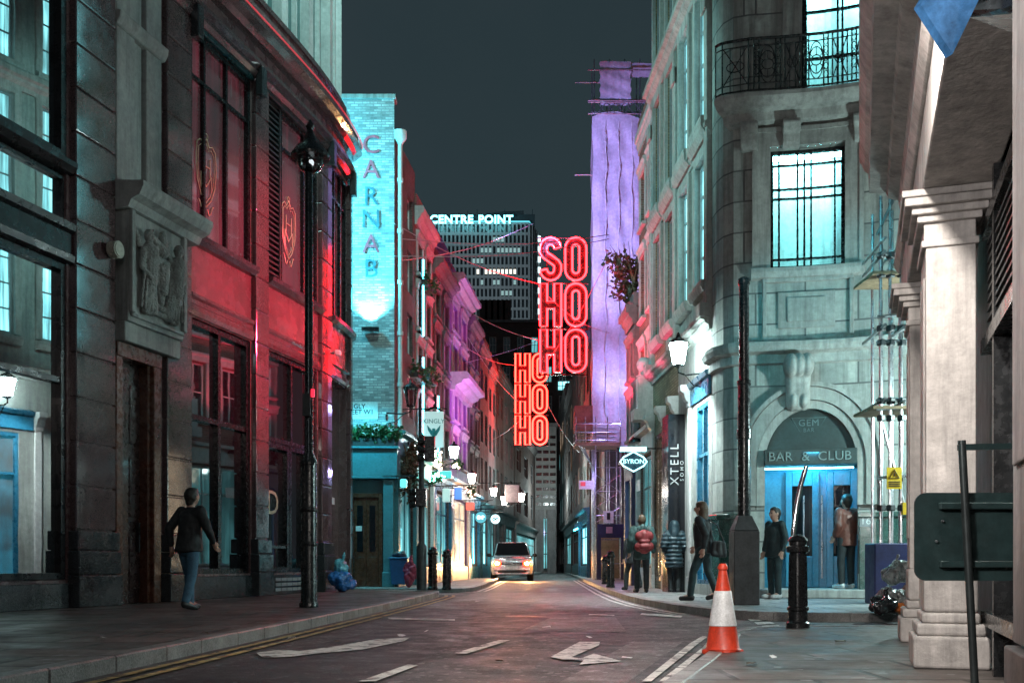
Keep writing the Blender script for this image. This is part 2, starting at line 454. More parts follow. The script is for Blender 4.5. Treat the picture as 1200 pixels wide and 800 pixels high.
PAVE = mat('york stone paving', (.11, .095, .088), .5, var=.5, vs=.8, bump=.35, bs=35, brick=(1.0, .68, .03), mortar=(.025, .022, .02), rvar=.2, fine=.35, bcon=.3, flecks=(14, .97, .3))
PAVE_L = mat('pale paving flags', (.3, .3, .3), .42, var=.25, vs=.9, bump=.3, bs=35, brick=(.75, .6, .022), mortar=(.08, .08, .08), rvar=.18, fine=.25, flecks=(14, .97, .1))
KERB = mat('granite kerb', (.17, .165, .16), .5, var=.55, vs=2, bump=.35, bs=50, speck=.3)
PAINT_W = mat('worn white road paint', (.66, .64, .6), .6, var=.25, vs=7, bump=.3, bs=90, wear=(.40, .50, (.07, .065, .063)))
PAINT_Y = mat('worn yellow road paint', (.5, .36, .14), .6, var=.35, vs=7, bump=.3, bs=90, wear=(.40, .52, (.06, .055, .05)))
LEAF = mat('dark green leaves', (.03, .09, .03), .5, var=.6, vs=9)
LEAF_B = mat('brown autumn leaves', (.09, .055, .03), .6, var=.6, vs=9)
FLOWER = mat('white and pink petals', (.6, .45, .48), .6, var=.4, vs=20)
NEON = glow('red neon tube', (1, .0058, .0078), 26)
NEON_O = glow('orange red neon tube', (1, .013, .008), 19)
FOIL = mat('crumpled foil lettering', (.16, .12, .12), .3, metal=.85, var=.9, vs=5, bump=1.0, bs=7)
CYAN_T = glow('cyan neon tube', (.08, .8, 1), 7)
LANT = glow('lantern white glow', (.72, 1, .98), 70)
LANT_W = glow('lantern warm glow', (1, .93, .85), 40)
WIN_C = lit_mat('lit cyan window', (.3, .92, 1.0), 1.9)
WIN_CD = lit_mat('dim cyan window', (.2, .7, .75), .5)
WIN_W = lit_mat('lit warm window', (1, .75, .5), 1.4)
WIN_R = lit_mat('red reflection window glass', (1, .1, .2), .04)  # reflected red put into the panes as a faint glow
for _n, _v in (('red reflection window glass', 2.6),): bpy.data.materials[_n].node_tree.nodes['Principled BSDF'].inputs['IOR'].default_value = _v
SIGN_C = glow('backlit cyan sign face', (.1, .75, .9), 2.2)
SIGN_W = glow('backlit white sign face', (.55, .95, 1), 2.2)
# ------------------------------------------------------------------ world, camera
w = bpy.data.worlds.new('World'); sc.world = w; w.use_nodes = True
nt = w.node_tree; bg = nt.nodes['Background']
tc = nt.nodes.new('ShaderNodeTexCoord'); sp = nt.nodes.new('ShaderNodeSeparateXYZ'); nt.links.new(tc.outputs['Generated'], sp.inputs[0])
g = mixc(nt, ramp(nt, sp.outputs['Z'], 0, .75), (.027, .047, .055), (.013, .025, .031))
cl = noise(nt, tc.outputs['Generated'], 2.2, 5, .55)
g = mixc(nt, ramp(nt, cl, .35, .7, 0, .6), g, (.034, .046, .052))
g = mixc(nt, ramp(nt, sp.outputs['Z'], .02, .3, .6, 0), g, (.05, .042, .05))
nt.links.new(g, bg.inputs['Color']); bg.inputs['Strength'].default_value = .55

cam = bpy.data.objects.new('camera', bpy.data.cameras.new('camera')); COL.objects.link(cam)
cam.location = (0, 0, HC); cam.rotation_euler = (R(90), 0, 0)
cam.data.sensor_width = 36; cam.data.lens = 36; cam.data.shift_y = 260 / 1200; cam.data.clip_start = .05; cam.data.clip_end = 3000
sc.camera = cam
sc.view_settings.view_transform = 'Standard'; sc.view_settings.look = 'None'; sc.view_settings.exposure = .9; sc.view_settings.gamma = 1
cy = sc.cycles
cy.use_denoising = True; cy.max_bounces = 6; cy.diffuse_bounces = 3; cy.glossy_bounces = 4; cy.transparent_max_bounces = 8
cy.sample_clamp_indirect = 6; cy.sample_clamp_direct = 0; cy.caustics_reflective = False; cy.caustics_refractive = False
try: cy.denoiser = 'OPENIMAGEDENOISE'; cy.denoising_input_passes = 'RGB_ALBEDO_NORMAL'
except Exception: pass

# ------------------------------------------------------------------ facades seen from above (metres)
def curve_path(x, y0, pts):
    out = [(x, y0)]
    for y1, sl in pts:
        px, py = out[-1]; out.append((px + (y1 - py) * sl, y1))
    return out
_l1 = curve_path(-9.735, 4.0, [(14.3, .25), (19, .25), (21, .25), (22, .25), (23, .24), (23.7, .225), (24.4, .20), (25, .175), (25.6, .15), (26.2, .115), (26.8, .08), (27.3, .03)])
_e = _l1[-1]
L1 = Path(_l1 + [(_e[0] - .04, 27.6), (_e[0] - .2, 27.85), (_e[0] - .5, 27.95), (_e[0] - 7, 28.0)])
L2 = Path([(-3.45, 30.0), (-1.6, 48.0)])
FL = Path([(-9.5, 30.0), (-3.45, 30.0)])                    # the painted flank wall of the corner house
L3 = Path([(-1.6, 48.0), (.15, 66.0)])
R1 = Path([(.486 + .34 * -2, -2.0), (.486 + .34 * 10.35, 10.35)], flip=True)
GEM = Path([(4.22, 21.6), (4.23, 21.2), (4.30, 20.85), (4.46, 20.62), (4.75, 20.52), (5.15, 20.47), (5.6, 20.4), (6.1, 20.3), (6.6, 20.15), (7.1, 19.95), (7.6, 19.7), (8.1, 19.4), (14, 15.5)])
R3 = Path([(4.22, 21.6), (3.94, 28.6)], flip=True)
R4 = Path([(3.94, 28.6), (3.72, 35.0)], flip=True)
R5 = Path([(3.72, 35.0), (3.5, 44.0)], flip=True)

# ------------------------------------------------------------------ ground, road, pavements
MB().box((0, 300, -.06), (1600, 1600, .04)).build('ground', EARTH)['kind'] = 'structure'
MB().add([(-30, -12, 0), (30, -12, 0), (30, 135, 0), (-30, 135, 0)], [(0, 1, 2, 3)]).build('road', ASPHALT)['kind'] = 'structure'

def pavement(name, poly, z, m=PAVE):
    o = MB().prism([Vector((x, y, -.02)) for x, y in poly], (0, 0, z + .02)).build(name, m); o['kind'] = 'structure'; return o

def kerb(name, line, z, side, wd=.17, m=KERB, L=.9):
    """a run of kerb stones just outside the pavement edge"""
    P = Path(line, flip=side < 0); mb = MB(); s = 0
    while s < P.L - .05:
        e = min(P.L, s + L * random.uniform(.8, 1.15))
        mb.fbox(P, s + .003, e - .003, -.02, z + random.uniform(.002, .006), .001, wd); s = e
    o = mb.build(name, m, None, bev=.012); o['kind'] = 'structure'; return P

kl = [(-3.6, -6), (-3.45, 2), (-3.22, 6), (-2.85, 10.4), (-2.5, 15), (-2.22, 19), (-2.02, 22.5), (-1.93, 24.5), (-1.98, 25.4), (-2.2, 26.0), (-2.6, 26.3), (-3.3, 26.45), (-5, 26.5), (-11, 26.55)]
pavement('left_pavement', kl + [(-11, -6)], .12)
KL = kerb('left_kerb', kl, .12, 1)
kl2 = [(-11, 28.6), (-4.0, 28.55), (-2.6, 28.45), (-1.9, 28.1), (-1.5, 28.3), (-1.28, 29), (-1.1, 33), (-.92, 40), (-.72, 48), (-.1, 55), (1.1, 67), (2.4, 85), (3.2, 110)]
pavement('far_left_pavement', kl2 + [(-11, 110)], .12, PAVE_L)
KL2 = kerb('far_left_kerb', kl2, .12, 1)
kr = [(22, 12.6), (5, 12.62), (3.6, 12.55), (2.95, 12.3), (2.6, 11.6), (2.3, 10.4), (1.62, 8.2), (.78, 5.6), (-.2, 2.5), (-1.6, -2), (-2.6, -6)]
pavement('right_pavement', kr + [(22, -6)], .03)
KR = kerb('right_kerb', kr, .032, 1, .14)
kr2 = [(5.1, 110), (4.2, 75), (3.55, 52), (3.15, 40), (2.92, 33), (2.72, 27), (2.62, 22), (2.68, 19.4), (2.86, 17.0), (3.15, 15.4), (3.6, 14.55), (4.3, 14.25), (6, 14.15), (24, 13.6)]
pavement('far_right_pavement', kr2 + [(24, 110)], .12, PAVE_L)
KR2 = kerb('far_right_kerb', kr2, .12, 1)

def sheet(name, polys, z, m):
    mb = MB()
    for p in polys: mb.add([Vector((q[0], q[1], z)) for q in p], [tuple(range(len(p)))])
    o = mb.build(name, m); o['kind'] = 'structure'; return o

def gp(*pts): return [gnd(x, y) for x, y in pts]
# patches of other asphalt
sheet('asphalt_patch', [gp((440, 800), (560, 742), (640, 742), (700, 752), (740, 735), (640, 722), (560, 722), (500, 716), (430, 742), (210, 790), (170, 800))], .004, ASPHALT_D)
sheet('raised_table', [gp((490, 712), (640, 716), (770, 716), (842, 724), (760, 706), (720, 695), (560, 694), (520, 704))], .005, ASPHALT_L)
sheet('asphalt_patch.001', [gp((610, 739), (735, 741), (720, 722), (645, 724))], .009, ASPHALT_L)
sheet('asphalt_patch.002', [gp((655, 800), (735, 800), (800, 752), (740, 752))], .004, ASPHALT_L)

def along(P, s0, s1, d0, d1, n=24):
    a = [P.at(s0 + (s1 - s0) * i / n, 0, d0) for i in range(n + 1)]; b = [P.at(s0 + (s1 - s0) * i / n, 0, d1) for i in range(n + 1)]
    return [[a[i], b[i], b[i + 1], a[i + 1]] for i in range(n)]
sheet('double_yellow_line', along(KL, 1, KL.L - 9.5, .32, .40, 50) + along(KL, 1, KL.L - 9.5, .50, .58, 50), .013, PAINT_Y)
sheet('double_yellow_line.001', along(KR2, 62, 94, .30, .38, 50) + along(KR2, 62, 94, .48, .56, 50), .013, PAINT_W)
sheet('double_yellow_line.002', along(KL2, 9.5, 50, .28, .36, 40) + along(KL2, 9.5, 50, .46, .54, 40), .013, PAINT_W)
sheet('double_yellow_line.003', [gp((752, 800), (763, 800), (817, 756), (829, 747), (823, 746), (808, 755)), gp((772, 800), (784, 800), (828, 762), (838, 750), (832, 749), (823, 760))], .013, PAINT_W)
sheet('lane_arrow', [gp((300, 766), (330, 762), (350, 764), (395, 758), (440, 750), (480, 748), (474, 752), (425, 762), (362, 768), (340, 771), (308, 772))], .014, PAINT_W)
sheet('turn_arrow', [gp((645, 771), (679, 753), (703, 753), (702, 757), (670, 771), (680, 773), (696, 767), (728, 776), (679, 780), (684, 775), (660, 774))], .014, PAINT_W)
sheet('lane_dash', [gp((531, 767), (547, 767), (598, 751), (584, 751)), gp((420, 800), (440, 800), (490, 781), (478, 780))], .014, PAINT_W)
sheet('stop_line', [gp((455, 724), (533, 726), (533, 728), (455, 726)), gp((690, 720), (720, 721), (720, 722), (690, 721)), gp((752, 719), (800, 722), (798, 724), (750, 721))], .014, PAINT_W)
sheet('give_way_dashes', [gp((868 + 8 * k, 722 + 4 * k), (884 + 9 * k, 721 + 4 * k), (890 + 9 * k, 723 + 4 * k), (872 + 8 * k, 724.5 + 4 * k)) for k in range(4)], .014, PAINT_W)
sheet('service_cover', [gp((594, 722), (640, 722.5), (640, 724), (592, 723.6)), gp((538, 703), (566, 703), (566, 704), (537, 704))], .016, IRON_W)
# ------------------------------------------------------------------ the curved granite corner building
gb = thing('granite_corner_building', 'dark red granite corner building with curving front, big crested windows and red lit fascia', 'building', (-6.5, 16, .12))
P = L1
S = lambda x: L1.s(x)
SA, SP1a, SP1b, S130, S190, S220, S294, S309, S372, S384, S412 = S(-60), S(80), S(130), S(132), S(189), S(221), S(294), S(310), S(372), S(384), S(408)
s_end = S(408)
Z0 = .12
zf, zs_, zt, zc = 5.4, 6.88, 10.8, 11.0     # fascia foot, sill, upper window head, cornice
sB0 = 2.0                                        # building starts behind the camera side
ops = []
bays = [(sB0 + .3, S(-120) if S(-120) else 5), (S(-100), S(78))]
bayA = (S(78) - 4.6, S(78)); bayZ = (bayA[0] - 5.6, bayA[0] - 1.0)
bayB, bayC, bayD = (S220 + .05, S294 - .02), (S309 + .05, S372 - .02), (S384 + .06, s_end - .35)
door = (S(134) + .05, S(181))
ops += [(a, b, .55, zf) for a, b in (bayZ, bayA)] + [(a, b, 5.98, zt) for a, b in (bayZ, bayA)]
ops += [(bayB[0], bayB[1], .6, zf), (bayC[0], bayC[1], .6, zf), (bayB[0], bayB[1], zs_ + .06, zt), (bayC[0], bayC[1], zs_ + .06, zt), (bayD[0], bayD[1], zs_ + .06, zt)]
ops += [(bayD[0], bayD[1], Z0 + .0, zf), (door[0], door[1], Z0, 4.27), (S(137), S(181), 7.05, 11.0)]
wall(L1, sB0, L1.L - .1, Z0, 12.6, ops, -.2, 0, 6.0).build('wall', GRANITE_ROUGH, gb)
# pilasters of rusticated blocks
def pilaster(a, b, d=.11, z1=10.9, back=-.02):
    mb = MB(); z = 1.32
    while z < z1 - .2:
        e = min(z + .68, z1); mb.fbox(L1, a, b, z + .012, e - .012, back, d); z = e
    mb.fbox(L1, a + .03, b - .03, 1.3, z1, back, d - .035)
    o = mb.build('pilaster', GRANITE, gb, bev=.02, seg=2)
    pl = MB(); pl.fbox(L1, a - .05, b + .05, Z0, .62, back, d + .10); pl.fbox(L1, a - .04, b + .04, .63, 1.0, back, d + .085); pl.fbox(L1, a - .03, b + .03, 1.01, 1.31, back, d + .06)
    pl.build('plinth_block', DARK_GRANITE, o, bev=.02, seg=2)
for a, b in ((bayZ[1] + .06, bayA[0] - .06), (S(82), S(129)), (S(190), S(219)), (S294 + .03, S309), (S372 + .03, S384 + .02)): pilaster(a, b)
# end pier with granite blocks by the side street
for sE in (s_end - .32,):
    mb = MB(); z = .9
    while z < 10.8:
        e = min(z + .66, 10.8); mb.fbox(L1, sE, sE + 1.1, z + .012, e - .012, -.02, .12); z = e
    mb.fbox(L1, sE + .03, sE + 1.07, Z0, 10.8, -.02, .09)
    mb.build('corner_pier', GRANITE, gb, bev=.02, seg=2)
# recess wall of dark granite in the open bay
MB().fbox(L1, bayD[0] - .4, bayD[1] + .3, Z0, zf + .1, -.195, -.19).build('recess_wall', GRANITE, gb)
# plinths under the windows
for a, b in (bayZ, bayA, bayB, bayC): MB().fbox(L1, a, b, Z0, .5 if a < 12 else .56, -.02, .045).build('plinth', DARK_GRANITE, gb, bev=.01)
mb = MB()
for k in range(3):
    for j in range(5):
        a = bayC[0] + .35 + j * .28; mb.fbox(L1, a, a + .25, .2 + k * .11, .27 + k * .11, .052, .062)
mb.build('vent_grille', GREY_P, gb)
# fascia mouldings and sills
for a, b in ((S220 - .02, S294 + .0), (S309, S372 + .0), (S384, L1.L - 6.2)):
    mb = MB()
    mb.fsweep(L1, a, b, [(-.02, zf + .02), (.06, zf + .02), (.09, zf + .1), (.09, zf + .2), (.05, zf + .24), (.05, zf + .32), (.1, zf + .36), (.1, zf + .42), (-.02, zf + .46)])
    mb.build('fascia_moulding', GRANITE, gb)
    mb = MB(); mb.fsweep(L1, a, b, [(-.05, zs_ - .14), (.1, zs_ - .12), (.2, zs_ - .05), (.22, zs_ + .03), (-.05, zs_ + .05)]); mb.build('sill', DARK_GRANITE, gb)
for a, b in (bayZ, bayA):
    mb = MB(); mb.fsweep(L1, a - .05, b + .05, [(-.02, zf - .02), (.1, zf), (.12, zf + .1), (.05, zf + .14), (.05, zf + .44), (.12, zf + .48), (.14, zf + .58), (-.02, zf + .6)]); mb.build('fascia_moulding', BRONZE, gb)
    mb = MB(); mb.fsweep(L1, a - .05, b + .05, [(-.1, zs_ - .14), (.08, zs_ - .12), (.16, zs_ - .04), (.16, zs_ + .04), (-.1, zs_ + .06)]); mb.build('sill', BRONZE, gb)
# main cornices
mb = MB(); mb.fsweep(L1, sB0, L1.L - .2, [(-.1, 10.86), (.1, 10.9), (.16, 10.98), (.16, 11.06), (.24, 11.12), (.24, 11.2), (-.1, 11.26)]); mb.build('string_course', GRANITE, gb)
mb = MB(); mb.fsweep(L1, sB0, L1.L - .2, [(-.1, 11.62), (.14, 11.66), (.22, 11.76), (.36, 11.82), (.36, 11.94), (.3, 12.0), (-.1, 12.02)]); mb.build('cornice', GRANITE, gb)
for x in (221, 297, 381, 406): s = S(x); MB().fbox(L1, s - .1, s + .1, 10.5, 11.1, .1, .27).build('bracket', DARK_GRANITE, gb, bev=.02)
MB().tube([L1.at(q_, 11.97, .372) for q_ in [S(235) + (L1.L - 7.2 - S(235)) * i / 40 for i in range(41)]], .016, 6).build('red_reflection_line', glow('red cornice reflection', (1, .03, .06), .35), gb)  # neon reflection on the cornice edge, put in as a glowing tube
MB().fbox(L1, S220, S294, zt - .0, zt + .34, -.02, .07).build('window_head', TEAL_D, gb, bev=.01)
MB().fbox(L1, S309, S372, zt - .0, zt + .34, -.02, .07).build('window_head', IRON_W, gb, bev=.01)
# glazed top storey, pale mullions
mb = MB(); mb.fbox(L1, sB0, L1.L - .4, 12.6, 12.72, -.6, .05); mb.build('coping', GRANITE, gb)
MB().fbox(L1, sB0, L1.L - .6, 12.7, 18.5, -.5, -.42).build('glazed_storey', pane_mat('teal lit curtain glass', (.03, .1, .1), 2.0, .05), gb)
mb = MB(); s = sB0 + .4; k = 0
while s < L1.L - 1:
    mb.fbox(L1, s, s + (.24 if k % 3 == 0 else .07), 12.7, 18.5, -.44, -.18 if k % 3 == 0 else -.3); s += .52; k += 1
mb.build('mullions', STUCCO, gb)
MB().fbox(L1, sB0, L1.L - .3, 18.5, 19, -6, .1).build('roof', SLATE, gb)
# windows
for a, b in (bayZ, bayA):
    n = 2
    window(L1, a, b, .56, zf - .03, -.14, gb, BRONZE, PANE_M, (.42,), (.63,), .1, .09, .12, 'shop_window')
    window(L1, a, b, 6.0, zs_ - .16, -.14, gb, BRONZE, PANE_M, (), (), .06, .06, .1)
    window(L1, a, b, zs_ + .08, zt - .03, -.14, gb, BRONZE, PANE_M, (.36, .68), (), .12, .1, .14)
zf2 = (zs_ + .06, zt - .02)
window(L1, bayB[0], bayB[1], zf2[0], zf2[1], -.13, gb, IRON, WIN_R, (.24, .60), (.78,), .09, .07, .12)
sl = S(329)
mb = MB(); mb.fbox(L1, bayC[0], sl, zf2[0], zf2[1], -.19, -.15)
z = zf2[0] + .05
while z < zf2[1] - .05: mb.fsweep(L1, bayC[0] + .06, sl - .04, [(-.15, z), (-.02, z - .03), (-.02, z + .01), (-.15, z + .06)]); z += .12
mb.fbox(L1, bayC[0], bayC[0] + .06, zf2[0], zf2[1], -.15, .0); mb.fbox(L1, sl - .05, sl, zf2[0], zf2[1], -.15, .0)
mb.build('louvre', IRON_W, gb)
window(L1, sl + .01, bayC[1], zf2[0], zf2[1], -.13, gb, IRON, WIN_R, (.62,), (.8,), .08, .07, .12)
window(L1, bayD[0], bayD[1], zf2[0], zf2[1], -.13, gb, IRON, WIN_R, (.33, .66), (.8,), .08, .07, .12)
# gilded crests on the glass
GILT = mat('gilded lettering', (.5, .43, .28), .4, metal=.2, var=.2)
def crest(sc_, zc_, d, h):
    mb = MB(); W_ = h * .3
    T, N = L1.tan(sc_), L1.nrm(sc_); O = L1.at(sc_, zc_, d)
    q = lambda u, v: O + T * u * W_ + Vector((0, 0, v * h)) + N * .01
    shield = [(-.75, .34), (-.5, .40), (-.25, .37), (0, .46), (.25, .37), (.5, .40), (.75, .34), (.8, .1), (.7, -.12), (.4, -.3), (0, -.42), (-.4, -.3), (-.7, -.12), (-.8, .1)]
    mb.tube([q(u, v) for u, v in shield], .013, 6, True)
    mb.tube([q(u * .82, v * .86) for u, v in shield], .008, 6, True)
    for a, b in (((-.3, .22), (-.3, -.02)), ((.3, .22), (.3, -.02)), ((-.3, .1), (.3, .1)), ((-.42, -.0), (-.42, -.2)), ((.42, 0), (.42, -.2)), ((-.42, 0), (0, -.16)), ((0, -.16), (.42, 0))):
        mb.tube([q(*a), q(*b)], .012, 6)
    for k in (-1, 1):
        mb.tube([q(k * (.1 + .5 * t) * 1.0, -.44 - .07 * math.sin(t * 5)) for t in [i / 8 for i in range(9)]], .012, 6)
    mb.tube([q(.12 * math.cos(t * .6), .48 + .04 * math.sin(t * .6)) for t in range(11)], .01, 6)
    return mb.build('gilded_crest', GILT, gb)
sb = S(246); crest(sb, L1.z(246, 204), -.09, 1.5)
sb = S(342); crest(sb, L1.z(338, 268), -.09, 1.5)
# shopfronts under the fascia
window(L1, bayB[0], bayB[1], .6, zf - .02, -.18, gb, IRON, PANE_D, (.5,), (.62,), .1, .1, .14, 'shop_window')
wc = bayC[0] + (bayC[1] - bayC[0]) * .45
window(L1, bayC[0], bayC[1], 3.45, zf - .02, -.18, gb, IRON, PANE_D, (.5,), (), .1, .08, .14, 'shop_window')
window(L1, bayC[0], wc, .6, 3.44, -.18, gb, IRON, PANE_D, (), (.2,), .12, .06, .14, 'shop_door')
window(L1, wc + .02, bayC[1], .6, 3.44, -.18, gb, IRON, PANE_D, (.55,), (), .1, .08, .14, 'shop_window')
mb = MB(); O = L1.at(S(322), L1.z(322, 590), -.05); mb.text('D', O, L1.tan(S(322)), (0, 0, 1), .75, .01)
mb.build('gilt_lettering', GILT, gb)
MB().fbox(L1, S(393), S(400), L1.z(396, 590), L1.z(396, 582), -.19, -.175).build('wall_notice', WHITE_P, gb)
# entrance
mb = MB()
a, b = door
mb.fbox(L1, a - .13, a + .04, Z0, 4.42, -.3, .10); mb.fbox(L1, b - .16, b + .06, Z0, 4.42, -.3, .10); mb.fbox(L1, a - .13, b + .06, 4.20, 4.44, -.3, .12)
mb.fbox(L1, a + .04, a + .09, Z0, 4.2, -.35, .03); mb.fbox(L1, b - .24, b - .16, Z0, 4.2, -.35, .03)
mb.build('door_surround', TIMBER, gb, bev=.012)
mb = MB(); mb.fbox(L1, a, b, Z0, 4.25, -.19, -.15)
for k in range(3):
    for j in range(2):
        u = a + .12 + j * (b - a - .2) / 2; mb.fbox(L1, u, u + (b - a - .5) / 2, .35 + k * 1.25, 1.35 + k * 1.25, -.15, -.13)
dr = mb.build('door', DARKWOOD, gb, bev=.01)
MB().fbox(L1, b - .35, b - .31, 1.0, 1.5, -.13, -.07).build('handle', BRONZE, dr)
mb = MB(); mb.fbox(L1, a - .02, a, Z0, 4.25, -.19, -.15); mb.fbox(L1, b, b + .02, Z0, 4.25, -.19, -.15); mb.fbox(L1, a, b, 4.24, 4.27, -.19, -.15)
mb.build('porch_lining', DARKWOOD, gb)
# carved panel over the door
pa, pb = S(134), S(200)
mb = MB(); mb.fbox(L1, pa, pb, 4.46, 4.78, -.1, .2); mb.fbox(L1, pa, pb, 4.78, 6.6, -.1, .26)
mb.fbox(L1, pa + .05, pb - .05, 4.86, 4.92, .26, .31); mb.fbox(L1, pa, pa + .1, 4.92, 6.6, .26, .34); mb.fbox(L1, pb - .1, pb, 4.92, 6.6, .26, .34)
mb.build('carved_panel', STONE, gb, bev=.012)
MB().fsweep(L1, pa - .12, S(214), [(-.1, 6.58), (.34, 6.6), (.4, 6.72), (.55, 6.78), (.62, 6.92), (.62, 7.0), (-.1, 7.06)]).build('panel_cornice', STONE, gb)
def figure(mb_s, side):
    T, N = L1.tan(mb_s), L1.nrm(mb_s)
    q = lambda u, z, d: L1.at(mb_s, z, .27 + d) + T * u * side
    return [(q(0, 5.02, .05), q(.05, 5.5, .1), .07, .11), (q(.1, 5.02, .04), q(.1, 5.5, .08), .06, .1), (q(.05, 5.5, .1), q(.03, 6.0, .12), .13, .15), (q(.03, 6.05, .1), q(.0, 6.12, .12), .06, .06),
            (q(-.1, 6.0, .1), q(-.2, 5.7, .12), .06, .05), (q(-.2, 5.7, .12), q(-.05, 5.55, .2), .05, .04), (q(.15, 6.0, .1), q(.3, 6.15, .08), .05, .045), (q(.12, 5.9, .04), q(.2, 5.1, .03), .1, .12)], [(q(0, 6.26, .13), .1, (.85, .85, 1.1))]
caps, balls = [], []
for u, sd in ((.2, 1), (.8, -1)):
    c_, b_ = figure(pa + .08 + (pb - pa - .16) * u, sd); caps += c_; balls += b_
sm = (pa + pb) / 2; q = lambda u, z, d: L1.at(sm + u, z, .27 + d)
for u in (.2, .8):
    us = pa + .08 + (pb - pa - .16) * u
    for j in range(5):
        x_ = -.13 + .065 * j; caps.append((L1.at(us + x_, 5.75, .42), L1.at(us + x_ * 1.5 + .02 * math.sin(j * 3), 5.05, .38), .018, .026))
    for sd in (-1, 1): caps.append((L1.at(us + sd * .12, 6.1, .3), L1.at(us + sd * .3, 6.45, .29), .06, .02))
caps += [(q(-.16, 5.9, .04), q(0, 5.25, .06), .07, .06), (q(.16, 5.9, .04), q(0, 5.25, .06), .07, .06), (q(-.16, 5.95, .04), q(.16, 5.95, .04), .09, .09), (q(0, 5.8, .08), q(0, 5.45, .1), .14, .09),
         (q(-.24, 6.3, .06), q(-.05, 6.15, .1), .05, .09), (q(.24, 6.3, .06), q(.05, 6.15, .1), .05, .09), (q(0, 6.1, .1), q(0, 6.42, .1), .1, .06), (q(-.42, 5.06, .03), q(.42, 5.06, .03), .05, .05), (q(-.3, 5.2, .03), q(.3, 5.16, .03), .04, .05)]
blob('heraldic_relief', RELIEF, gb, caps, balls, .009, 2, disp=(.03, .035))
# stone mullioned window above
mb = MB(); a, b = S(133), S(186)
mb.fbox(L1, a, a + .5, 7.04, 11, -.1, .06); mb.fbox(L1, b - .45, b, 7.04, 11, -.1, .06); mb.fbox(L1, (a + b) / 2 - .1, (a + b) / 2 + .14, 7.04, 11, -.15, -.0)
mb.fsweep(L1, a - .05, b + .05, [(-.35, 9.6), (.1, 9.62), (.16, 9.72), (.18, 9.84), (-.35, 9.9)])
mb.build('stone_mullions', STONE, gb, bev=.015)
MB().fbox(L1, a, b, 7.04, 11, -.19, -.15).build('window_pane', PANE, gb)
# small fittings
q = L1.at(S(120), L1.z(120, 294), .16); n = L1.nrm(S(120))
mb = MB(); mb.cyl(q, q + n * .16, .13, .11, 18)
for k in range(4): mb.cyl(q + n * (.03 + k * .035), q + n * (.045 + k * .035), .138, .138, 18)
tag(mb.build('alarm_sounder', CREAM, None, smooth=True), 'round cream alarm sounder high on the granite pier beside the carved panel', 'alarm')
q = L1.at(S(379), L1.z(379, 414), .17); n = L1.nrm(S(379))
ca = thing('security_camera', 'small white security camera box under the red lit granite fascia', 'camera', q)
MB().cyl(q, q + n * .1, .03, .03, 10).build('bracket', GREY_P, ca)
MB().box(q + n * .2, (.14, .2, .12), rx=.1).build('housing', WHITE_P, ca, bev=.02)
# ------------------------------------------------------------------ the house with the painted flank (corner of the side street)
cb = thing('painted_flank_house', 'corner house with cyan lit white brick flank and tall vertical lettering', 'building', (-5, 33, .12))
H = 14.4
mb = MB(); mb.add([FL.at(0, Z0, 0), FL.at(FL.L, Z0, 0), FL.at(FL.L, H, 0), FL.at(0, H, 0)], [(0, 1, 2, 3)])
mb.build('flank_wall', WHITE_BRICK, cb)
mb = MB(); mb.fbox(FL, 0, FL.L + .04, H, H + .12, -.4, .06); mb.fbox(FL, 0, FL.L + .02, 7.0, 7.06, 0, .05) if False else None
mb.build('coping', STONE, cb)
LET_R = mat('red edged letters', (.55, .10, .14), .4, var=.3, vs=6)
LET_D = mat('dull blue letters', (.07, .16, .2), .4, var=.3, vs=6)
sx = FL.s(437); zs0 = [FL.z(437, y) for y in (172, 220, 270, 316, 362, 408 - 92)]
for ch, y, m in (('C', 172, LET_R), ('A', 219, LET_R), ('R', 262, LET_D), ('N', 280 + 28, LET_D), ('A', 338 + 14, LET_R), ('B', 396 - 4, LET_D)):
    pass
for i, (ch, m) in enumerate((('C', LET_R), ('A', LET_R), ('R', LET_D), ('N', LET_D), ('A', LET_R), ('B', LET_D))):
    y = (171, 200, 231, 258, 287, 316)[i]
    MB().text(ch, FL.at(FL.s(435), FL.z(435, y), .03), (1, 0, 0), (0, 0, 1), .76, .02, bold=.0).build('painted_letter', m, cb)
q = FL.at(FL.s(435), FL.z(435, 387), 0)
fl = MB(); fl.box(q + Vector((0, -.16, 0)), (.5, .18, .09)); fl.cyl(q, q + Vector((0, -.12, -.02)), .03, .03, 8)
fl.build('wall_floodlight', IRON, cb)
# ground floor: teal shop corner with door and planter
mb = MB(); fx = FL.s(405); fx2 = FL.L + .12
zf0, zf1 = FL.z(440, 558), FL.z(440, 527)
mb.fbox(FL, fx - 1, fx2, zf0, zf1, 0.0, .3); mb.fbox(FL, fx - 1, fx2 + .06, zf1, zf1 + .07, 0, .42); mb.fbox(FL, fx - 1, fx2 + .03, zf0 - .09, zf0 - .003, 0, .34)
mb.fbox(FL, FL.s(450), FL.s(462), Z0, zf0 - .1, 0, .22); mb.fbox(FL, FL.s(449), FL.s(463), Z0, .55, 0, .27)
mb.fbox(FL, FL.s(408), FL.s(450), zf0 - .55, zf0 - .1, 0, .03)
mb.build('shopfront', TEAL_P, cb, bev=.012)
mb = MB(); a, b = FL.s(410), FL.s(449); zt_ = FL.z(440, 578)
mb.fbox(FL, a, a + .12, Z0, zt_, 0, .12); mb.fbox(FL, b - .12, b, Z0, zt_, 0, .12); mb.fbox(FL, a + .12, b - .12, zt_ - .12, zt_, 0, .12)
dm = mb.build('door_frame', TIMBER, cb, bev=.01)
mb = MB(); mid = (a + b) / 2
for u, v in ((a + .13, mid - .005), (mid + .005, b - .13)):
    mb.fbox(FL, u, v, Z0 + .02, zt_ - .13, 0, .06)
    mb.fbox(FL, u + .06, v - .06, .3, 1.0, .06, .075)
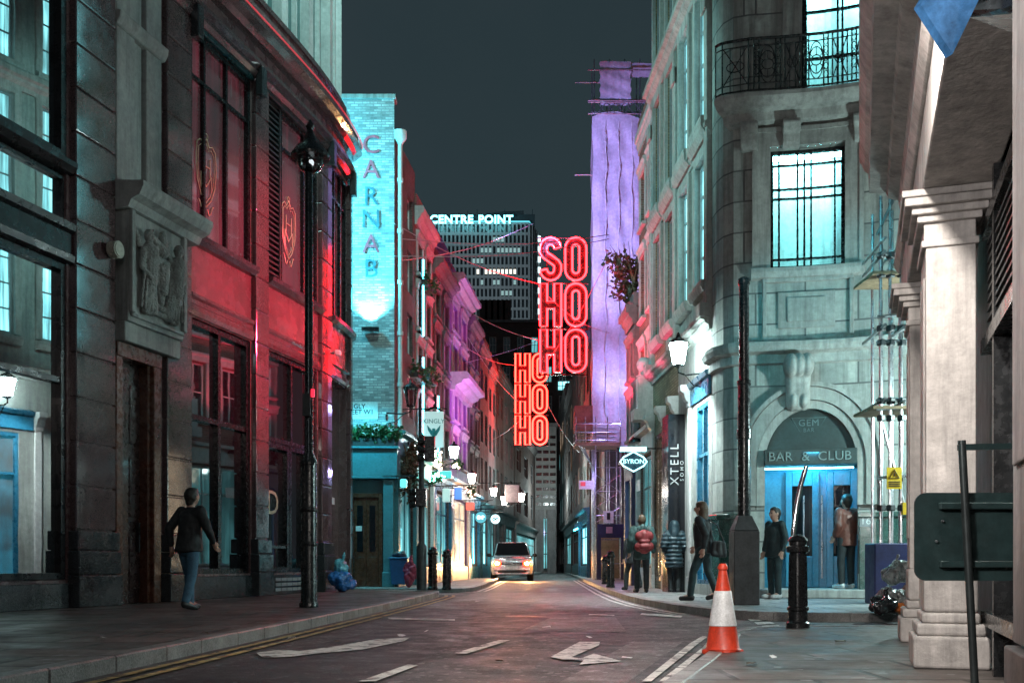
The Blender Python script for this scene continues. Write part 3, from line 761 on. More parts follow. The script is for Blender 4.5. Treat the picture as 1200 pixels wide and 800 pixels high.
dd = mb.build('double_door', TIMBER, cb, bev=.008)
for u, v in ((a + .13, mid - .005), (mid + .005, b - .13)):
    MB().fbox(FL, u + .09, v - .09, 1.15, zt_ - .35, .062, .07).build('door_glass', PANE_D, dd)
MB().fbox(FL, mid - .3, mid - .12, 1.75, 1.9, .072, .078).build('notice', WHITE_P, dd)
# the street name plate
pl = thing('street_name_plate', 'white street name plate on the teal lit wall above the flower box', 'street sign', FL.at(FL.s(429), 0, 0))
z0, z1 = FL.z(429, 491), FL.z(429, 471)
a, b = FL.s(443) - 1.25, FL.s(443)
MB().fbox(FL, a, b, z0, z1, .01, .035).build('plate', WHITE_P, pl)
BLK = mat('black lettering', (.01, .01, .012), .5); REDL = mat('red lettering', (.4, .03, .03), .5)
mb = MB(); h = z1 - z0
mb.text('KINGLY', FL.at(a + .55, z0 + h * .73, .036), (1, 0, 0), (0, 0, 1), .19, .004, bold=.004)
mb.text('STREET W1', FL.at((a + b) / 2 + .02, z0 + h * .40, .036), (1, 0, 0), (0, 0, 1), .19, .004, bold=.004)
mb.build('lettering', BLK, pl)
MB().text('CITY OF WESTMINSTER', FL.at((a + b) / 2, z0 + h * .12, .036), (1, 0, 0), (0, 0, 1), .07, .004).build('small_lettering', REDL, pl)

def leaves(mb, c, rad, n, size, sc_=(1, 1, 1), drop=0.0):
    for _ in range(n):
        v = Vector((random.gauss(0, 1), random.gauss(0, 1), random.gauss(0, 1))); v = v.normalized() * random.random() ** .4 * rad
        p = Vector(c) + Vector((v.x * sc_[0], v.y * sc_[1], v.z * sc_[2]))
        a = Vector((random.gauss(0, 1), random.gauss(0, 1), random.gauss(0, .6) - drop)).normalized(); b = a.orthogonal().normalized()
        b = Matrix.Rotation(random.random() * 6.28, 3, a) @ b
        L = size * random.uniform(.6, 1.4); W_ = L * .38
        mb.add([p, p + a * L * .5 + b * W_ + Vector((0, 0, .02)), p + a * L, p + a * L * .5 - b * W_], [(0, 1, 2, 3)])
fb = thing('flower_box', 'long window box of green plants and pale flowers on the teal shopfront ledge', 'flower box', FL.at(FL.s(440), zf1, .2))
MB().fbox(FL, FL.s(408), FL.s(464), zf1 + .075, zf1 + .3, .08, .38).build('trough', IRON_W, fb)
mb = MB(); mf = MB()
for i in range(26):
    c = FL.at(FL.s(409) + (FL.s(465) - FL.s(409)) * i / 25, zf1 + .42, .24); leaves(mb, c, .28, 46, .13, (1, .8, 1)); leaves(mf, c + Vector((0, -.12, .08)), .26, 3, .08)
mb.build('foliage', LEAF, fb, recalc=False); mf.build('flowers', FLOWER, fb, recalc=False)
hp = thing('hanging_plant', 'brown trailing creeper hanging from the corner of the teal shopfront', 'plant', (-3.25, 30.5, 3.2))
mb = MB()
for i in range(15): leaves(mb, (-3.12 + .06 * math.sin(i), 30.2 + .12 * i, 3.0 + .13 * i - .02 * i * (i % 3)), .34, 60, .14, (1, 1, 1.2), .7)
mb.build('foliage', LEAF_B, hp, recalc=False)
mb = MB(); mb.tube([(-3.4, 30.6, 4.9), (-3.2, 30.8, 4.2), (-3.1, 31, 3.2), (-3.05, 31.2, 2.6)], .02, 6); mb.build('stem', BOARD, hp)

# ------------------------------------------------------------------ the row of houses beyond it
def lit_or_dark(p, opts=(PANE,)): return random.choice(opts)

def house(P, xa, xb, H, m, label, rows, ncol=2, wz=(.55, .42), front=4.2, trim=STUCCO, cor=.5, d=0.0, depth=7.0, panes=(PANE,), shop=None, bars=((.5,), (.5,)), win_mat=None, sa=None, sb=None, group=None, sur=True, shop_pane=None, cat='building', name='town_house', ins=.18):
    """one house of a row between photo columns xa..xb: walls, sash windows, cornice, shopfront"""
    s0 = P.s(xa) if sa is None else sa; s1 = P.s(xb) if sb is None else sb
    if s0 > s1: s0, s1 = s1, s0
    c = P.at((s0 + s1) / 2, Z0, d)
    t = thing(name, label, cat, c, group)
    ops = []; zz = []
    z = front + .7
    fh = (H - front - 1.0) / rows
    cw = (s1 - s0) / ncol
    for r in range(rows):
        h = fh * (.66 if r < rows - 1 else .55)
        for k in range(ncol):
            a = s0 + cw * k + cw * (1 - wz[0]) / 2; ops.append((a, a + cw * wz[0], z + fh * .05, z + fh * .05 + h))
        z += fh
    wall(P, s0, s1, Z0, H, ops + [(s0 + .3, s1 - .3, .7, front - .6)], d - ins, d, depth).build('wall', m, t)
    for o in ops:
        window(P, o[0], o[1], o[2], o[3], d - ins + .01, t, win_mat or WHITE_P, random.choice(panes), bars[0], bars[1], .06, .04, .06)
    if sur:
        mb = MB()
        for o in ops:
            mb.fsweep(P, o[0] - .1, o[1] + .1, [(d - .02, o[2] - .14), (d + .12, o[2] - .12), (d + .12, o[2] - .04), (d - .02, o[2] - .01)])
            mb.fbox(P, o[0] - .14, o[0] - .01, o[2], o[3] + .02, d - .02, d + .05); mb.fbox(P, o[1] + .01, o[1] + .14, o[2], o[3] + .02, d - .02, d + .05)
            mb.fsweep(P, o[0] - .2, o[1] + .2, [(d - .02, o[3] + .03), (d + .06, o[3] + .04), (d + .08, o[3] + .2), (d + .13, o[3] + .26), (d + .13, o[3] + .32), (d - .02, o[3] + .36)])
        mb.build('window_surrounds', trim, t)
    if cor:
        cornice(P, s0 - .02, s1 + .02, H - .55, .6, cor, trim, t, d=d)
        MB().fbox(P, s0, s1, H + .05, H + .45, d - .3, d + .05).build('parapet', m, t)
    mb = MB()
    mb.fsweep(P, s0, s1, [(d - .02, front - .55), (d + .08, front - .55), (d + .14, front - .05), (d + .3, front), (d + .32, front + .1), (d - .02, front + .14)])
    mb.fbox(P, s0, s0 + .28, Z0, front - .55, d - .02, d + .12); mb.fbox(P, s1 - .28, s1, Z0, front - .55, d - .02, d + .12); mb.fbox(P, s0 + .28, s1 - .28, Z0, .68, d - .1, d + .06)
    mb.build('shopfront', shop or TEAL_P, t)
    window(P, s0 + .32, s1 - .32, .72, front - .62, d - .15, t, shop or TEAL_P, shop_pane or PANE_D, (.33, .66), (.72,), .08, .06, .08, 'shop_window')
    return t

MAUVE = mat('purple render', (.24, .12, .30), .6, var=.2, vs=1.2, streak=.3)  # one mauve tone over the whole front
house(L2, 462, 486, 13.4, DARK_BRICK, 'tall dark brick house beside the painted flank wall with cyan shopfront', 4, 2, panes=(PANE, PANE_D), sa=.03, cor=0, sur=False, front=4.6, shop=TEAL_P, shop_pane=WIN_CD)
house(L2, 486.3, 506, 12.3, RED_BRICK, 'narrow red washed house with stone window heads and window boxes', 4, 2, trim=STUCCO, cor=.3, front=4.2, shop=WHITE_P, shop_pane=WIN_CD)
house(L2, 506.3, 527, 11.6, DARK_BRICK, 'dark house with bold bracketed cornice lit crimson', 4, 2, trim=STUCCO_D, cor=.42, front=4.0, shop=BLUE_P, shop_pane=WIN_CD)
pb_ = house(L2, 527.3, 548, 12.1, MAUVE, 'purple house with deep white double cornice', 4, 2, trim=STUCCO, cor=.6, front=4.0, shop=WHITE_P, shop_pane=WIN_W)
s0 = L2.s(527.3); cornice(L2, s0, L2.s(548), 7.6, .7, .75, STUCCO, pb_)
MB().fbox(L2, s0 + .1, L2.s(548) - .1, 12.6, 14.3, -5, -.75).build('attic_storey', MAUVE, pb_)
house(L2, 548.3, 562, 11.6, DARK_BRICK, 'plain dark brick house next to the purple house', 4, 2, trim=STUCCO_D, cor=.35, front=3.8, shop=BLUE_P, shop_pane=WIN_C, sb=L2.L)
fars = [(562, 572, 11.4, DARK_BRICK, 'sooty brick house where the far row begins', TEAL_P, WIN_C), (572.2, 581, 11.0, STUCCO_D, 'grey rendered house behind the silver car', IRON_W, WIN_CD), (581.2, 590, 11.5, DARK_BRICK, 'darkest brick house of the far row by the hanging board', IRON_W, PANE_D), (590.2, 602, 11.5, STUCCO_D, 'grey house at the bend of the street', IRON_W, WIN_CD)]
for xa, xb, H_, m, lb, sh, sp_ in fars:
    house(L3, xa, xb, H_, m, lb, 3, 2, trim=STUCCO_D, cor=.2, sur=False, front=3.6, shop=sh, shop_pane=sp_, win_mat=GREY_P)

# drain pipes, neon strips
q0 = L2.at(.14, 4.8, .14); dp = MB(); dp.tube([q0, L2.at(.14, 13.2, .14)], .07, 10)
for z in (6, 7.5, 9, 10.5, 12): dp.cyl(L2.at(.14, z, .14), L2.at(.14, z + .12, .14), .1, .1, 10)
dp.lathe([(.07, 0), (.2, .18), (.2, .4)], L2.at(.14, 13.1, .14), 10)
tag(dp.build('drain_pipe', WHITE_P, None, smooth=True), 'white painted drain pipe with collars at the corner of the painted flank', 'drain pipe')
for i, (x, za, zb, lb) in enumerate(((490, 4.9, 7.6, 'lower cyan neon strip running up the red washed house'), (490, 8.2, 10.8, 'upper cyan neon strip running up the red washed house'), (508, 4.4, 6.8, 'cyan neon strip beside the crimson lit cornice house'))):
    s = L2.s(x); t = thing('neon_strip', lb, 'neon light', L2.at(s, za, .2), 'cyan neon strips on the left row')
    MB().fbox(L2, s - .07, s + .07, za, zb, .02, .12).build('housing', IRON, t); MB().tube([L2.at(s, za + .05, .17), L2.at(s, zb - .05, .17)], .03, 8).build('tube', CYAN_T, t)
# window boxes
for i, (x, z, lb) in enumerate(((494, 9.9, 'leafy window box highest on the red washed house'), (497, 6.9, 'leafy window box lower on the red washed house'), (483, 6.6, 'leafy window box on the dark house beside the painted flank'))):
    s = L2.s(x); t = thing('window_box', lb, 'window box', L2.at(s, z, .2), 'window boxes of the left row')
    MB().fbox(L2, s - .7, s + .7, z, z + .2, .08, .34).build('trough', IRON_W, t)
    mb = MB()
    for k in range(7): leaves(mb, L2.at(s - .65 + k * .22, z + .25 - .1 * (k % 2), .26), .26, 34, .13)
    mb.build('foliage', LEAF, t, recalc=False)
# ------------------------------------------------------------------ the stone corner house with the basement bar
cg = thing('stone_corner_house', 'curved grey stone corner house with iron balcony, bright windows and arched bar entrance', 'building', (6.2, 22, .12))
P = GEM; G = lambda x: GEM.s(x); GZ = lambda x, y: GEM.z(x, y)
zb = GZ(940, 122)                     # balcony slab
w1 = (G(903), G(990), GZ(945, 312), GZ(945, 171))
w2 = (G(940), G(1030), zb + .1, GZ(970, -60))
ar = (G(896), G(1005), .28, GZ(950, 545)); arc_c = (G(896) + G(1005)) / 2; arc_r = (G(1005) - G(896)) / 2; zsp = GZ(950, 545)
ztop = zsp + arc_r * 1.26
ops = [w1, w2, (ar[0], ar[1], Z0, zsp + .0)]
sE = GEM.L - .1
GH = 17.0
# wall around an arch: fill the arch head by hand
mb = wall(GEM, 0.02, sE, Z0, GH, [w1, w2, (ar[0], ar[1], Z0, ztop)], -.35, 0, 0.0)
n = 20
for i in range(n):
    t0, t1 = math.pi * i / n, math.pi * (i + 1) / n
    p = lambda t, d: GEM.at(arc_c - arc_r * math.cos(t), zsp + arc_r * 1.26 * math.sin(t), d)
    q = lambda t, d: GEM.at(arc_c - arc_r * math.cos(t), ztop, d)
    mb.add([p(t0, 0), p(t1, 0), q(t1, 0), q(t0, 0)], [(0, 1, 2, 3)])
    mb.add([p(t0, 0), p(t1, 0), p(t1, -1.0), p(t0, -1.0)], [(0, 1, 2, 3)])
for s in (ar[0], ar[1]): mb.add([GEM.at(s, Z0, 0), GEM.at(s, Z0, -1.0), GEM.at(s, zsp, -1.0), GEM.at(s, zsp, 0)], [(0, 1, 2, 3)])
mb.build('wall', STONE_B, cg)
MB().fbox(GEM, .02, sE, Z0, GH, -6, -2.6).build('inner_mass', STUCCO_D, cg)
for z0, z1 in ((Z0, w1[2] - .35), (w1[3] + .35, w2[2] - .2)):
    pass
# rooms behind the lit windows
def room(P, a, b, z0, z1, dep, wallm, strip, root):
    mb = MB()
    mb.fbox(P, a - .5, b + .5, z0 - .3, z0 - .25, -dep, -.36); mb.fbox(P, a - .5, b + .5, z1 + .3, z1 + .35, -dep, -.36)
    mb.fbox(P, a - .5, b + .5, z0 - .25, z1 + .3, -dep - .1, -dep); mb.fbox(P, a - .5, a - .45, z0 - .25, z1 + .3, -dep, -.36); mb.fbox(P, b + .45, b + .5, z0 - .25, z1 + .3, -dep, -.36)
    o = mb.build('room', wallm, root)
    l = MB()
    for k in range(3): l.fbox(P, a - .2, b + .2, z1 + .2, z1 + .28, -.7 - k * .55, -.5 - k * .55)
    l.build('ceiling_light', strip, o)
    return o
ROOM = mat('white painted room', (.75, .78, .78), .6, var=.05)
ROOM_L = glow('office strip light', (.3, .92, 1), 75)
ROOM_P = glow('backlit shelf panels', (.45, .97, 1), 1.6)
for wv in (w1, w2):
    rm = room(GEM, wv[0], wv[1], wv[2], wv[3], 2.1, ROOM, ROOM_L, cg)
    mb = MB()
    for k in range(2): mb.fbox(GEM, wv[0] + .7, wv[1] - .2, wv[2] + .35 + k * .75, wv[2] + .42 + k * .75, -2.08, -1.7)
    mb.fbox(GEM, wv[0] - .3, wv[0] + .6, wv[2] - .2, wv[2] + 2.1, -2.09, -2.0)
    mb.build('shelves', GREY_P, rm)
    mb = MB()
    for k in range(3): mb.fbox(GEM, wv[0] + .75, wv[1] + .2, wv[2] + .0 + k * .72, wv[2] + .5 + k * .72, -2.095, -2.06)
    mb.build('light_panels', ROOM_P, rm)
window(GEM, w1[0], w1[1], w1[2], w1[3], -.28, cg, IRON, CLEAR, (.13, .38, .47, .56, .87), (.06, .3, .66, .9) if False else (.09, .6, .68, .88), .07, .035, .1)
window(GEM, w2[0], w2[1], w2[2], w2[3], -.28, cg, IRON, CLEAR, (.06, .47, .53, .95), (.3, .62), .07, .04, .1)
# stone dressings
mb = MB()
for wv, t in ((w1, .28), (w2, .3)):
    a, b, c, d = wv
    mb.fbox(GEM, a - t, a - .01, c - .1, d + t, -.02, .07); mb.fbox(GEM, b + .01, b + t, c - .1, d + t, -.02, .07); mb.fbox(GEM, a - .01, b + .01, d + .01, d + t, -.02, .07)
    mb.fbox(GEM, a - t - .08, a - t, c - .1, d + t + .08, -.02, .11); mb.fbox(GEM, b + t, b + t + .08, c - .1, d + t + .08, -.02, .11); mb.fbox(GEM, a - t, b + t, d + t, d + t + .08, -.02, .11)
    mb.fsweep(GEM, a - t - .1, b + t + .1, [(-.02, c - .26), (.12, c - .22), (.16, c - .12), (.16, c - .04), (-.02, c - .005)])
mb.build('window_surrounds', STONE, cg)
mb = MB(); za, zb_ = GZ(945, 396), GZ(945, 330)
a, b = G(905), G(985)
mb.fbox(GEM, a - .2, b + .25, za - .05, za + .03, -.02, .08); mb.fbox(GEM, a - .2, b + .25, zb_ - .0, zb_ + .08, -.02, .08); mb.fbox(GEM, a - .2, a - .12, za + .03, zb_, -.02, .08); mb.fbox(GEM, b + .17, b + .25, za + .03, zb_, -.02, .08)
mb.fbox(GEM, a + .1, b - .1, za + .2, zb_ - .2, -.02, .05); mb.fbox(GEM, a + .28, b - .28, za + .32, zb_ - .32, .05, .09)
mb.build('apron_panel', STONE, cg, bev=.012)
zs2 = GZ(945, 412)
MB().fsweep(GEM, .02, sE, [(-.02, zs2 - .25), (.08, zs2 - .22), (.08, zs2 - .05), (.2, zs2 + .0), (.24, zs2 + .1), (.24, zs2 + .18), (-.02, zs2 + .24)]).build('string_course', STONE, cg)
MB().fsweep(GEM, .02, sE, [(-.02, GH - 1), (.2, GH - .9), (.6, GH - .3), (.6, GH), (-.02, GH)]).build('cornice', STONE, cg)
# balcony
mb = MB(); sb0 = .95; sb1 = G(1060)
mb.fsweep(GEM, sb0, sb1, [(-.02, zb - .42), (.2, zb - .36), (.26, zb - .22), (.42, zb - .17), (.5, zb - .1), (.56, zb - .02), (.56, zb + .06), (-.02, zb + .08)])
bal = mb.build('balcony_slab', STONE, cg)
for x in (878, 926, 1012):
    s = G(x); T, N = GEM.tan(s), GEM.nrm(s)
    pr = [(.02, -.4), (.38, -.42), (.42, -.5), (.36, -.6), (.24, -.66), (.2, -.8), (.14, -.9), (.02, -.92)]
    o = GEM.at(s, zb, 0)
    MB().prism([o - T * .17 + N * u + Vector((0, 0, v)) for u, v in pr], T * .34).build('console', STONE, cg, bev=.02)
mb = MB(); dr = .5; zr0, zr1 = zb + .1, zb + 1.12
cut = lambda a, b, n: [a + (b - a) * i / n for i in range(n + 1)]
rail = lambda z, r, a=sb0, b=sb1, n=50: mb.tube([GEM.at(s, z, dr) for s in cut(a, b, n)], r, 6)
rail(zr1, .028); rail(zr1 - .13, .012); rail(zr0 + .02, .018); rail(zr0 + .15, .012)
s = sb0; k = 0
pw = (sb1 - sb0) / 7
for k in range(7):
    a = sb0 + pw * k; b = a + pw; zc_ = (zr0 + zr1) / 2
    for u in (a, a + .09, b - .09): mb.tube([GEM.at(u, zr0, dr), GEM.at(u, zr1, dr)], .014, 5)
    if k % 2 == 0:
        mb.tube([GEM.at(a + .1, zr0 + .15, dr), GEM.at(b - .1, zr1 - .13, dr)], .011, 5); mb.tube([GEM.at(b - .1, zr0 + .15, dr), GEM.at(a + .1, zr1 - .13, dr)], .011, 5)
        for r in (.1,): mb.tube([GEM.at((a + b) / 2 + r * math.cos(t), zc_ + r * math.sin(t), dr) for t in cut(0, 5.9, 14)], .011, 5, True)
        for u in (a + .18, b - .18): mb.tube([GEM.at(u, zr0, dr), GEM.at(u, zr1 - .13, dr)], .009, 5)
    else:
        for r in (.36, .26, .1): mb.tube([GEM.at((a + b) / 2 + min(r, pw / 2 - .1) * math.cos(t), zc_ + r * math.sin(t), dr) for t in cut(0, 6.0, 22)], .011, 5, True)
        for t in cut(0, 5.5, 7): mb.tube([GEM.at((a + b) / 2 + .1 * math.cos(t), zc_ + .1 * math.sin(t), dr), GEM.at((a + b) / 2 + .26 * math.cos(t), zc_ + .26 * math.sin(t), dr)], .009, 5)
        for u in (a + .045, b - .045):
            for v in range(5): mb.tube([GEM.at(u + .04 * math.cos(t), zr0 + .22 + v * .16 + .07 * math.sin(t), dr) for t in cut(0, 5.6, 9)], .008, 5, True)
mb.build('railing', IRON, bal)
# arched entrance
mb = MB(); prof = lambda t, r, d: GEM.at(arc_c - (arc_r + r) * math.cos(t), zsp + (arc_r * 1.26 + r) * math.sin(t), d)
n = 26
for r0, r1, d0, d1 in ((.0, .16, -.02, .06), (.17, .42, -.02, .12), (.43, .52, -.02, .18)):
    ring = []
    for i in range(n + 1):
        t = math.pi * i / n; ring.append([prof(t, r0, d0), prof(t, r1, d0), prof(t, r1, d1), prof(t, r0, d1)])
    lo = [[Vector((q.x, q.y, 1.95)) for q in ring[0]]]; hi = [[Vector((q.x, q.y, 1.95)) for q in ring[-1]]]
    ring = lo + ring + hi
    vs = [q for x in ring for q in x]; fs = [(0, 1, 2, 3), tuple(range(len(vs) - 1, len(vs) - 5, -1))]
    for i in range(len(ring) - 1):
        for k in range(4): fs.append((4 * i + k, 4 * i + (k + 1) % 4, 4 * i + 4 + (k + 1) % 4, 4 * i + 4 + k))
    mb.add(vs, fs)
mb.build('arch_moulding', STONE, cg)
s = G(934); T, N = GEM.tan(s), GEM.nrm(s)
def qk(d, z, u=0): return GEM.at(s, z, d) + T * u
zk = GZ(934, 472); zk1 = GZ(934, 420)
caps = []
for u in (-.1, 0, .1):
    caps += [(qk(.14, zk - .05, u), qk(.26, zk + .45, u), .13, .14), (qk(.26, zk + .45, u), qk(.34, zk1 - .15, u), .14, .17)]
balls = [(qk(.36, zk1 - .2, u), .24, (.6, 1, 1)) for u in (-.15, 0, .15)] + [(qk(.2, zk + .02, u), .17, (.6, 1, 1)) for u in (-.1, .1)]
blob('scroll_keystone', STONE, cg, caps, balls, .018, 2)
# inside the arch: fanlight board, fascia sign, blue doors
TYMP = mat('dark tympanum board', (.022, .04, .04), .5, var=.3)
mb = MB(); pts = [(arc_c - arc_r * math.cos(math.pi * i / 24), zsp + arc_r * 1.26 * math.sin(math.pi * i / 24)) for i in range(25)]
zf_ = GZ(950, 527); zf1_ = GZ(950, 545)
mb.fprism(GEM, pts, -.16, -.1); mb.build('tympanum', TYMP, cg)
SGN = mat('dark sign board', (.03, .05, .05), .5, var=.3)
MB().fbox(GEM, ar[0] - .02, ar[1] + .0, zf1_, zf_, -.1, .22).build('fascia_board', SGN, cg, bev=.01)
LETD = mat('pale green lettering', (.25, .38, .37), .4)
mb = MB(); s = G(948); T = GEM.tan(s)
for i, ch in enumerate('BAR & CLUB'):
    if ch != ' ': sI = s + (i - 4.5) * .165; mb.text(ch, GEM.at(sI, (zf_ + zf1_) / 2, .226), GEM.tan(sI), (0, 0, 1), .25, .02)
mb.build('lettering', mat('dim sign lettering', (.16, .24, .24), .4), cg)
mb = MB(); c0 = GEM.at(s, GZ(950, 503), -.095); h = .33
tri = [c0 + T * u * h + Vector((0, 0, v * h)) for u, v in ((-1, .75), (1, .75), (0, -1))]
mb.tube(tri, .025, 6, True); mb.text('GEM', c0 + Vector((0, 0, h * .42)), T, (0, 0, 1), .19, .03, 1.1); mb.text('BAR', c0 + Vector((0, 0, h * -.02)), T, (0, 0, 1), .11, .03, 1.1)
mb.build('triangle_emblem', mat('dull emblem', (.10, .15, .15), .7), cg)
MB().fbox(GEM, ar[0] - .3, ar[1] + .3, Z0, .3, -1.0, .35).build('step', STONE, cg, bev=.02)
DOORB = mat('blue painted door', (.03, .20, .30), .35, var=.2, vs=3)
mb = MB(); mb.fbox(GEM, ar[0], ar[1], .3, zsp, -.98, -.9); mb.build('porch_back', DOORB, cg)
mb = MB(); a, b = G(930), G(958)
for a, b in ((G(925), G(962)), (G(970), G(1003))):
    f = MB(); f.fbox(GEM, a, a + .12, .32, zf1_ - .05, -.9, -.8); f.fbox(GEM, b - .12, b, .32, zf1_ - .05, -.9, -.8); f.fbox(GEM, a + .12, b - .12, .32, .95, -.9, -.81); f.fbox(GEM, a + .12, b - .12, zf1_ - .35, zf1_ - .05, -.9, -.8)
    f.fbox(GEM, a + .2, b - .2, .42, .85, -.81, -.79)
    d_ = f.build('door', DOORB, cg, bev=.012)
    MB().fbox(GEM, a + .12, b - .12, .95, zf1_ - .35, -.88, -.86).build('door_glass', PANE_D, d_)
mb = MB()
for x in (945, 965): mb.tube([GEM.at(G(x), .5, -.76), GEM.at(G(x), 2.2, -.76)], .02, 8)
mb.build('door_pulls', STEEL, cg)
MB().fbox(GEM, arc_c - .9, arc_c + .8, zf1_ - .03, zf1_ - .005, -.5, -.42).build('canopy_light', glow('canopy strip light', (.15, .75, 1), 14), cg)
# dado and number
zda = GZ(1020, 600)
mb = MB(); mb.fbox(GEM, G(1006) + .02, sE, Z0, zda - .1, -.02, .1); mb.fbox(GEM, .3, ar[0] - .35, Z0, zda - .1, -.02, .1)
dd = mb.build('dado', GREEN_DADO, cg, bev=.01)
mb = MB(); mb.fbox(GEM, G(1006), sE, zda - .1, zda, -.02, .16); mb.fbox(GEM, .28, ar[0] - .34, zda - .1, zda, -.02, .16); mb.build('dado_cap', GREEN_DADO, cg, bev=.012)
s = G(1014); nb = MB().fbox(GEM, s - .1, s + .13, GZ(1014, 617), GZ(1014, 604), .101, .115).build('number_plate', GREY_P, cg)
MB().text('16', GEM.at(s + .015, GZ(1014, 610.5), .116), GEM.tan(s), (0, 0, 1), .2, .006).build('number', mat('white numerals', (.7, .7, .7), .5), nb)

# ------------------------------------------------------------------ stone and brick house with the tall windows
rb = thing('tall_window_house', 'pale stone house with tall cyan lit windows, brick bays and a lantern above black shopfront', 'building', (4.1, 25, .12))
P = R3; zfr = R3.z(820, 480); zba = R3.z(820, 390)
H3 = 18.5
ops = []; L = R3.L
bw = L / 4
stoneops = []
for k in range(4):
    a = k * bw + .42; b = (k + 1) * bw - .42
    for z0, z1 in ((6.9, 9.6), (10.4, 13.3), (14.2, 17)): ops.append((a, b, z0, z1))
shop_ops = [(.3, 1.5, .35, 4.3), (3.6, 5.0, .35, 4.3), (5.4, 6.7, .35, 4.3)]
half = bw * 2
wall(R3, 0.02, half, Z0, H3, [o for o in ops + shop_ops if o[1] <= half + .01] , -.14, 0, 6).build('stone_wall', STONE, rb)
wall(R3, half, L, Z0, H3, [o for o in ops if o[0] >= half - .01] + shop_ops[1:], -.14, 0, 6).build('brick_wall', YEL_BRICK, rb)
for i, o in enumerate(ops):
    window(R3, o[0], o[1], o[2], o[3], -.12, rb, GREY_P, (WIN_C, WIN_C, PANE, PANE)[i // 3] if i % 3 < 3 else PANE, (.5,), (.25, .5, .75), .07, .04, .08)
mb = MB()
for o in ops:
    mb.fsweep(R3, o[0] - .2, o[1] + .2, [(-.02, o[2] - .3), (.14, o[2] - .28), (.2, o[2] - .14), (.2, o[2] - .06), (-.02, o[2] - .01)])
    mb.fbox(R3, o[0] - .2, o[0] - .01, o[2], o[3] + .2, -.02, .08); mb.fbox(R3, o[1] + .01, o[1] + .2, o[2], o[3] + .2, -.02, .08); mb.fbox(R3, o[0] - .01, o[1] + .01, o[3] + .01, o[3] + .2, -.02, .08)
    if o[2] < 11: mb.fsweep(R3, o[0] - .3, o[1] + .3, [(-.02, o[3] + .3), (.1, o[3] + .32), (.2, o[3] + .46), (.22, o[3] + .56), (-.02, o[3] + .62)])
mb.build('window_surrounds', STONE, rb)
mb = MB()
for s in (.16, half, L - .15): mb.fbox(R3, s - .14, s + .14, 6.2, 12.9, -.02, .12); mb.fbox(R3, s - .2, s + .2, 12.5, 12.9, .12, .18); mb.fbox(R3, s - .2, s + .2, 6.0, 6.3, -.02, .28)
mb.build('pilasters', STONE, rb, bev=.015)
cornice(R3, 0, L, 13.45, .5, .3, STONE, rb); cornice(R3, 0, L, 5.75, .35, .25, STONE, rb, 'string_course'); cornice(R3, 0, L, 9.85, .3, .16, STONE, rb, 'string_course')
# shopfronts
mb = MB(); mb.fbox(R3, .1, 1.9, 4.4, 4.75, -.02, .06); mb.fsweep(R3, .1, 1.9, [(0, 4.75), (.1, 4.8), (.14, 4.9), (0, 4.95)]); mb.build('shop_fascia', BLUE_P, rb)
window(R3, .3, 1.5, .35, 4.3, -.13, rb, BLUE_P, lit_mat('lit blue shop glass', (.03, .36, .55), .35, (1.2, 1.2, .8)), (.5,), (.72,), .1, .07, .12, 'shop_window')
mb = MB(); mb.fbox(R3, 2.75, 3.5, Z0, 4.35, -.02, .40); bp = mb.build('black_panel', mat('glossy black panel', (.01, .01, .012), .15), rb)
XS = mat('pale raised lettering', (.3, .31, .31), .5)
s = 2.85
mb = MB(); mb.text('XTELL', R3.at(2.745, 3.15, .24), (0, 0, 1), (-1, 0, 0), .28, .02, 1.35); mb.text('SOHO', R3.at(2.745, 3.0, .07), (0, 0, 1), (-1, 0, 0), .12, .02, 1.8); mb.build('lettering', XS, bp)
for a, b in ((3.6, 5.0), (5.4, 6.7)): window(R3, a, b, .35, 4.3, -.13, rb, IRON, WIN_W if a > 5 else PANE_D, (.33, .66), (.75,), .1, .05, .12, 'shop_window')
mb = MB()
for s in (2.05, 3.62, 5.2, 6.85):
    mb.fbox(R3, s - .1, s + .1, Z0, 4.4, .0, .07); mb.fsweep(R3, s - .13, s + .13, [(0, 4.4), (.09, 4.4), (.1, 4.5), (.16, 4.56), (.2, 4.7), (.28, 4.76), (.28, 4.9), (0, 4.92)]); mb.fbox(R3, s - .13, s + .13, Z0, .5, .0, .1)
mb.build('shop_pilasters', STUCCO, rb, bev=.015)

# ------------------------------------------------------------------ red lit houses further along
rc = house(R4, 765, 748, 14.0, RED_BRICK, 'red washed brick house with white stone dressings and a ball finial', 3, 2, trim=STUCCO, cor=.14, d=-.12, front=4.6, shop=STUCCO, shop_pane=WIN_CD, sa=.05, sb=3.2)
q = R4.at(.1, 6.3, .3)
mb = MB(); mb.fbox(R4, -.1, .5, 4.8, 5.1, .0, .55); mb.fbox(R4, -.02, .42, 5.1, 6.0, 0, .42); mb.lathe([(.2, 0), (.24, .06), (.1, .14), (.1, .22)], R4.at(.2, 6.0, .22), 14); mb.ball(R4.at(.2, 6.38, .22), .22)
mb.build('ball_finial', STUCCO, rc, smooth=True)
rd = house(R4, 748, 735, 8.8, STUCCO_D, 'low grey house with a shrub on its parapet behind the diamond sign', 2, 2, trim=STUCCO_D, cor=.3, front=4.0, shop=NAVY_P, shop_pane=SIGN_W, sa=3.25, sb=4.85)
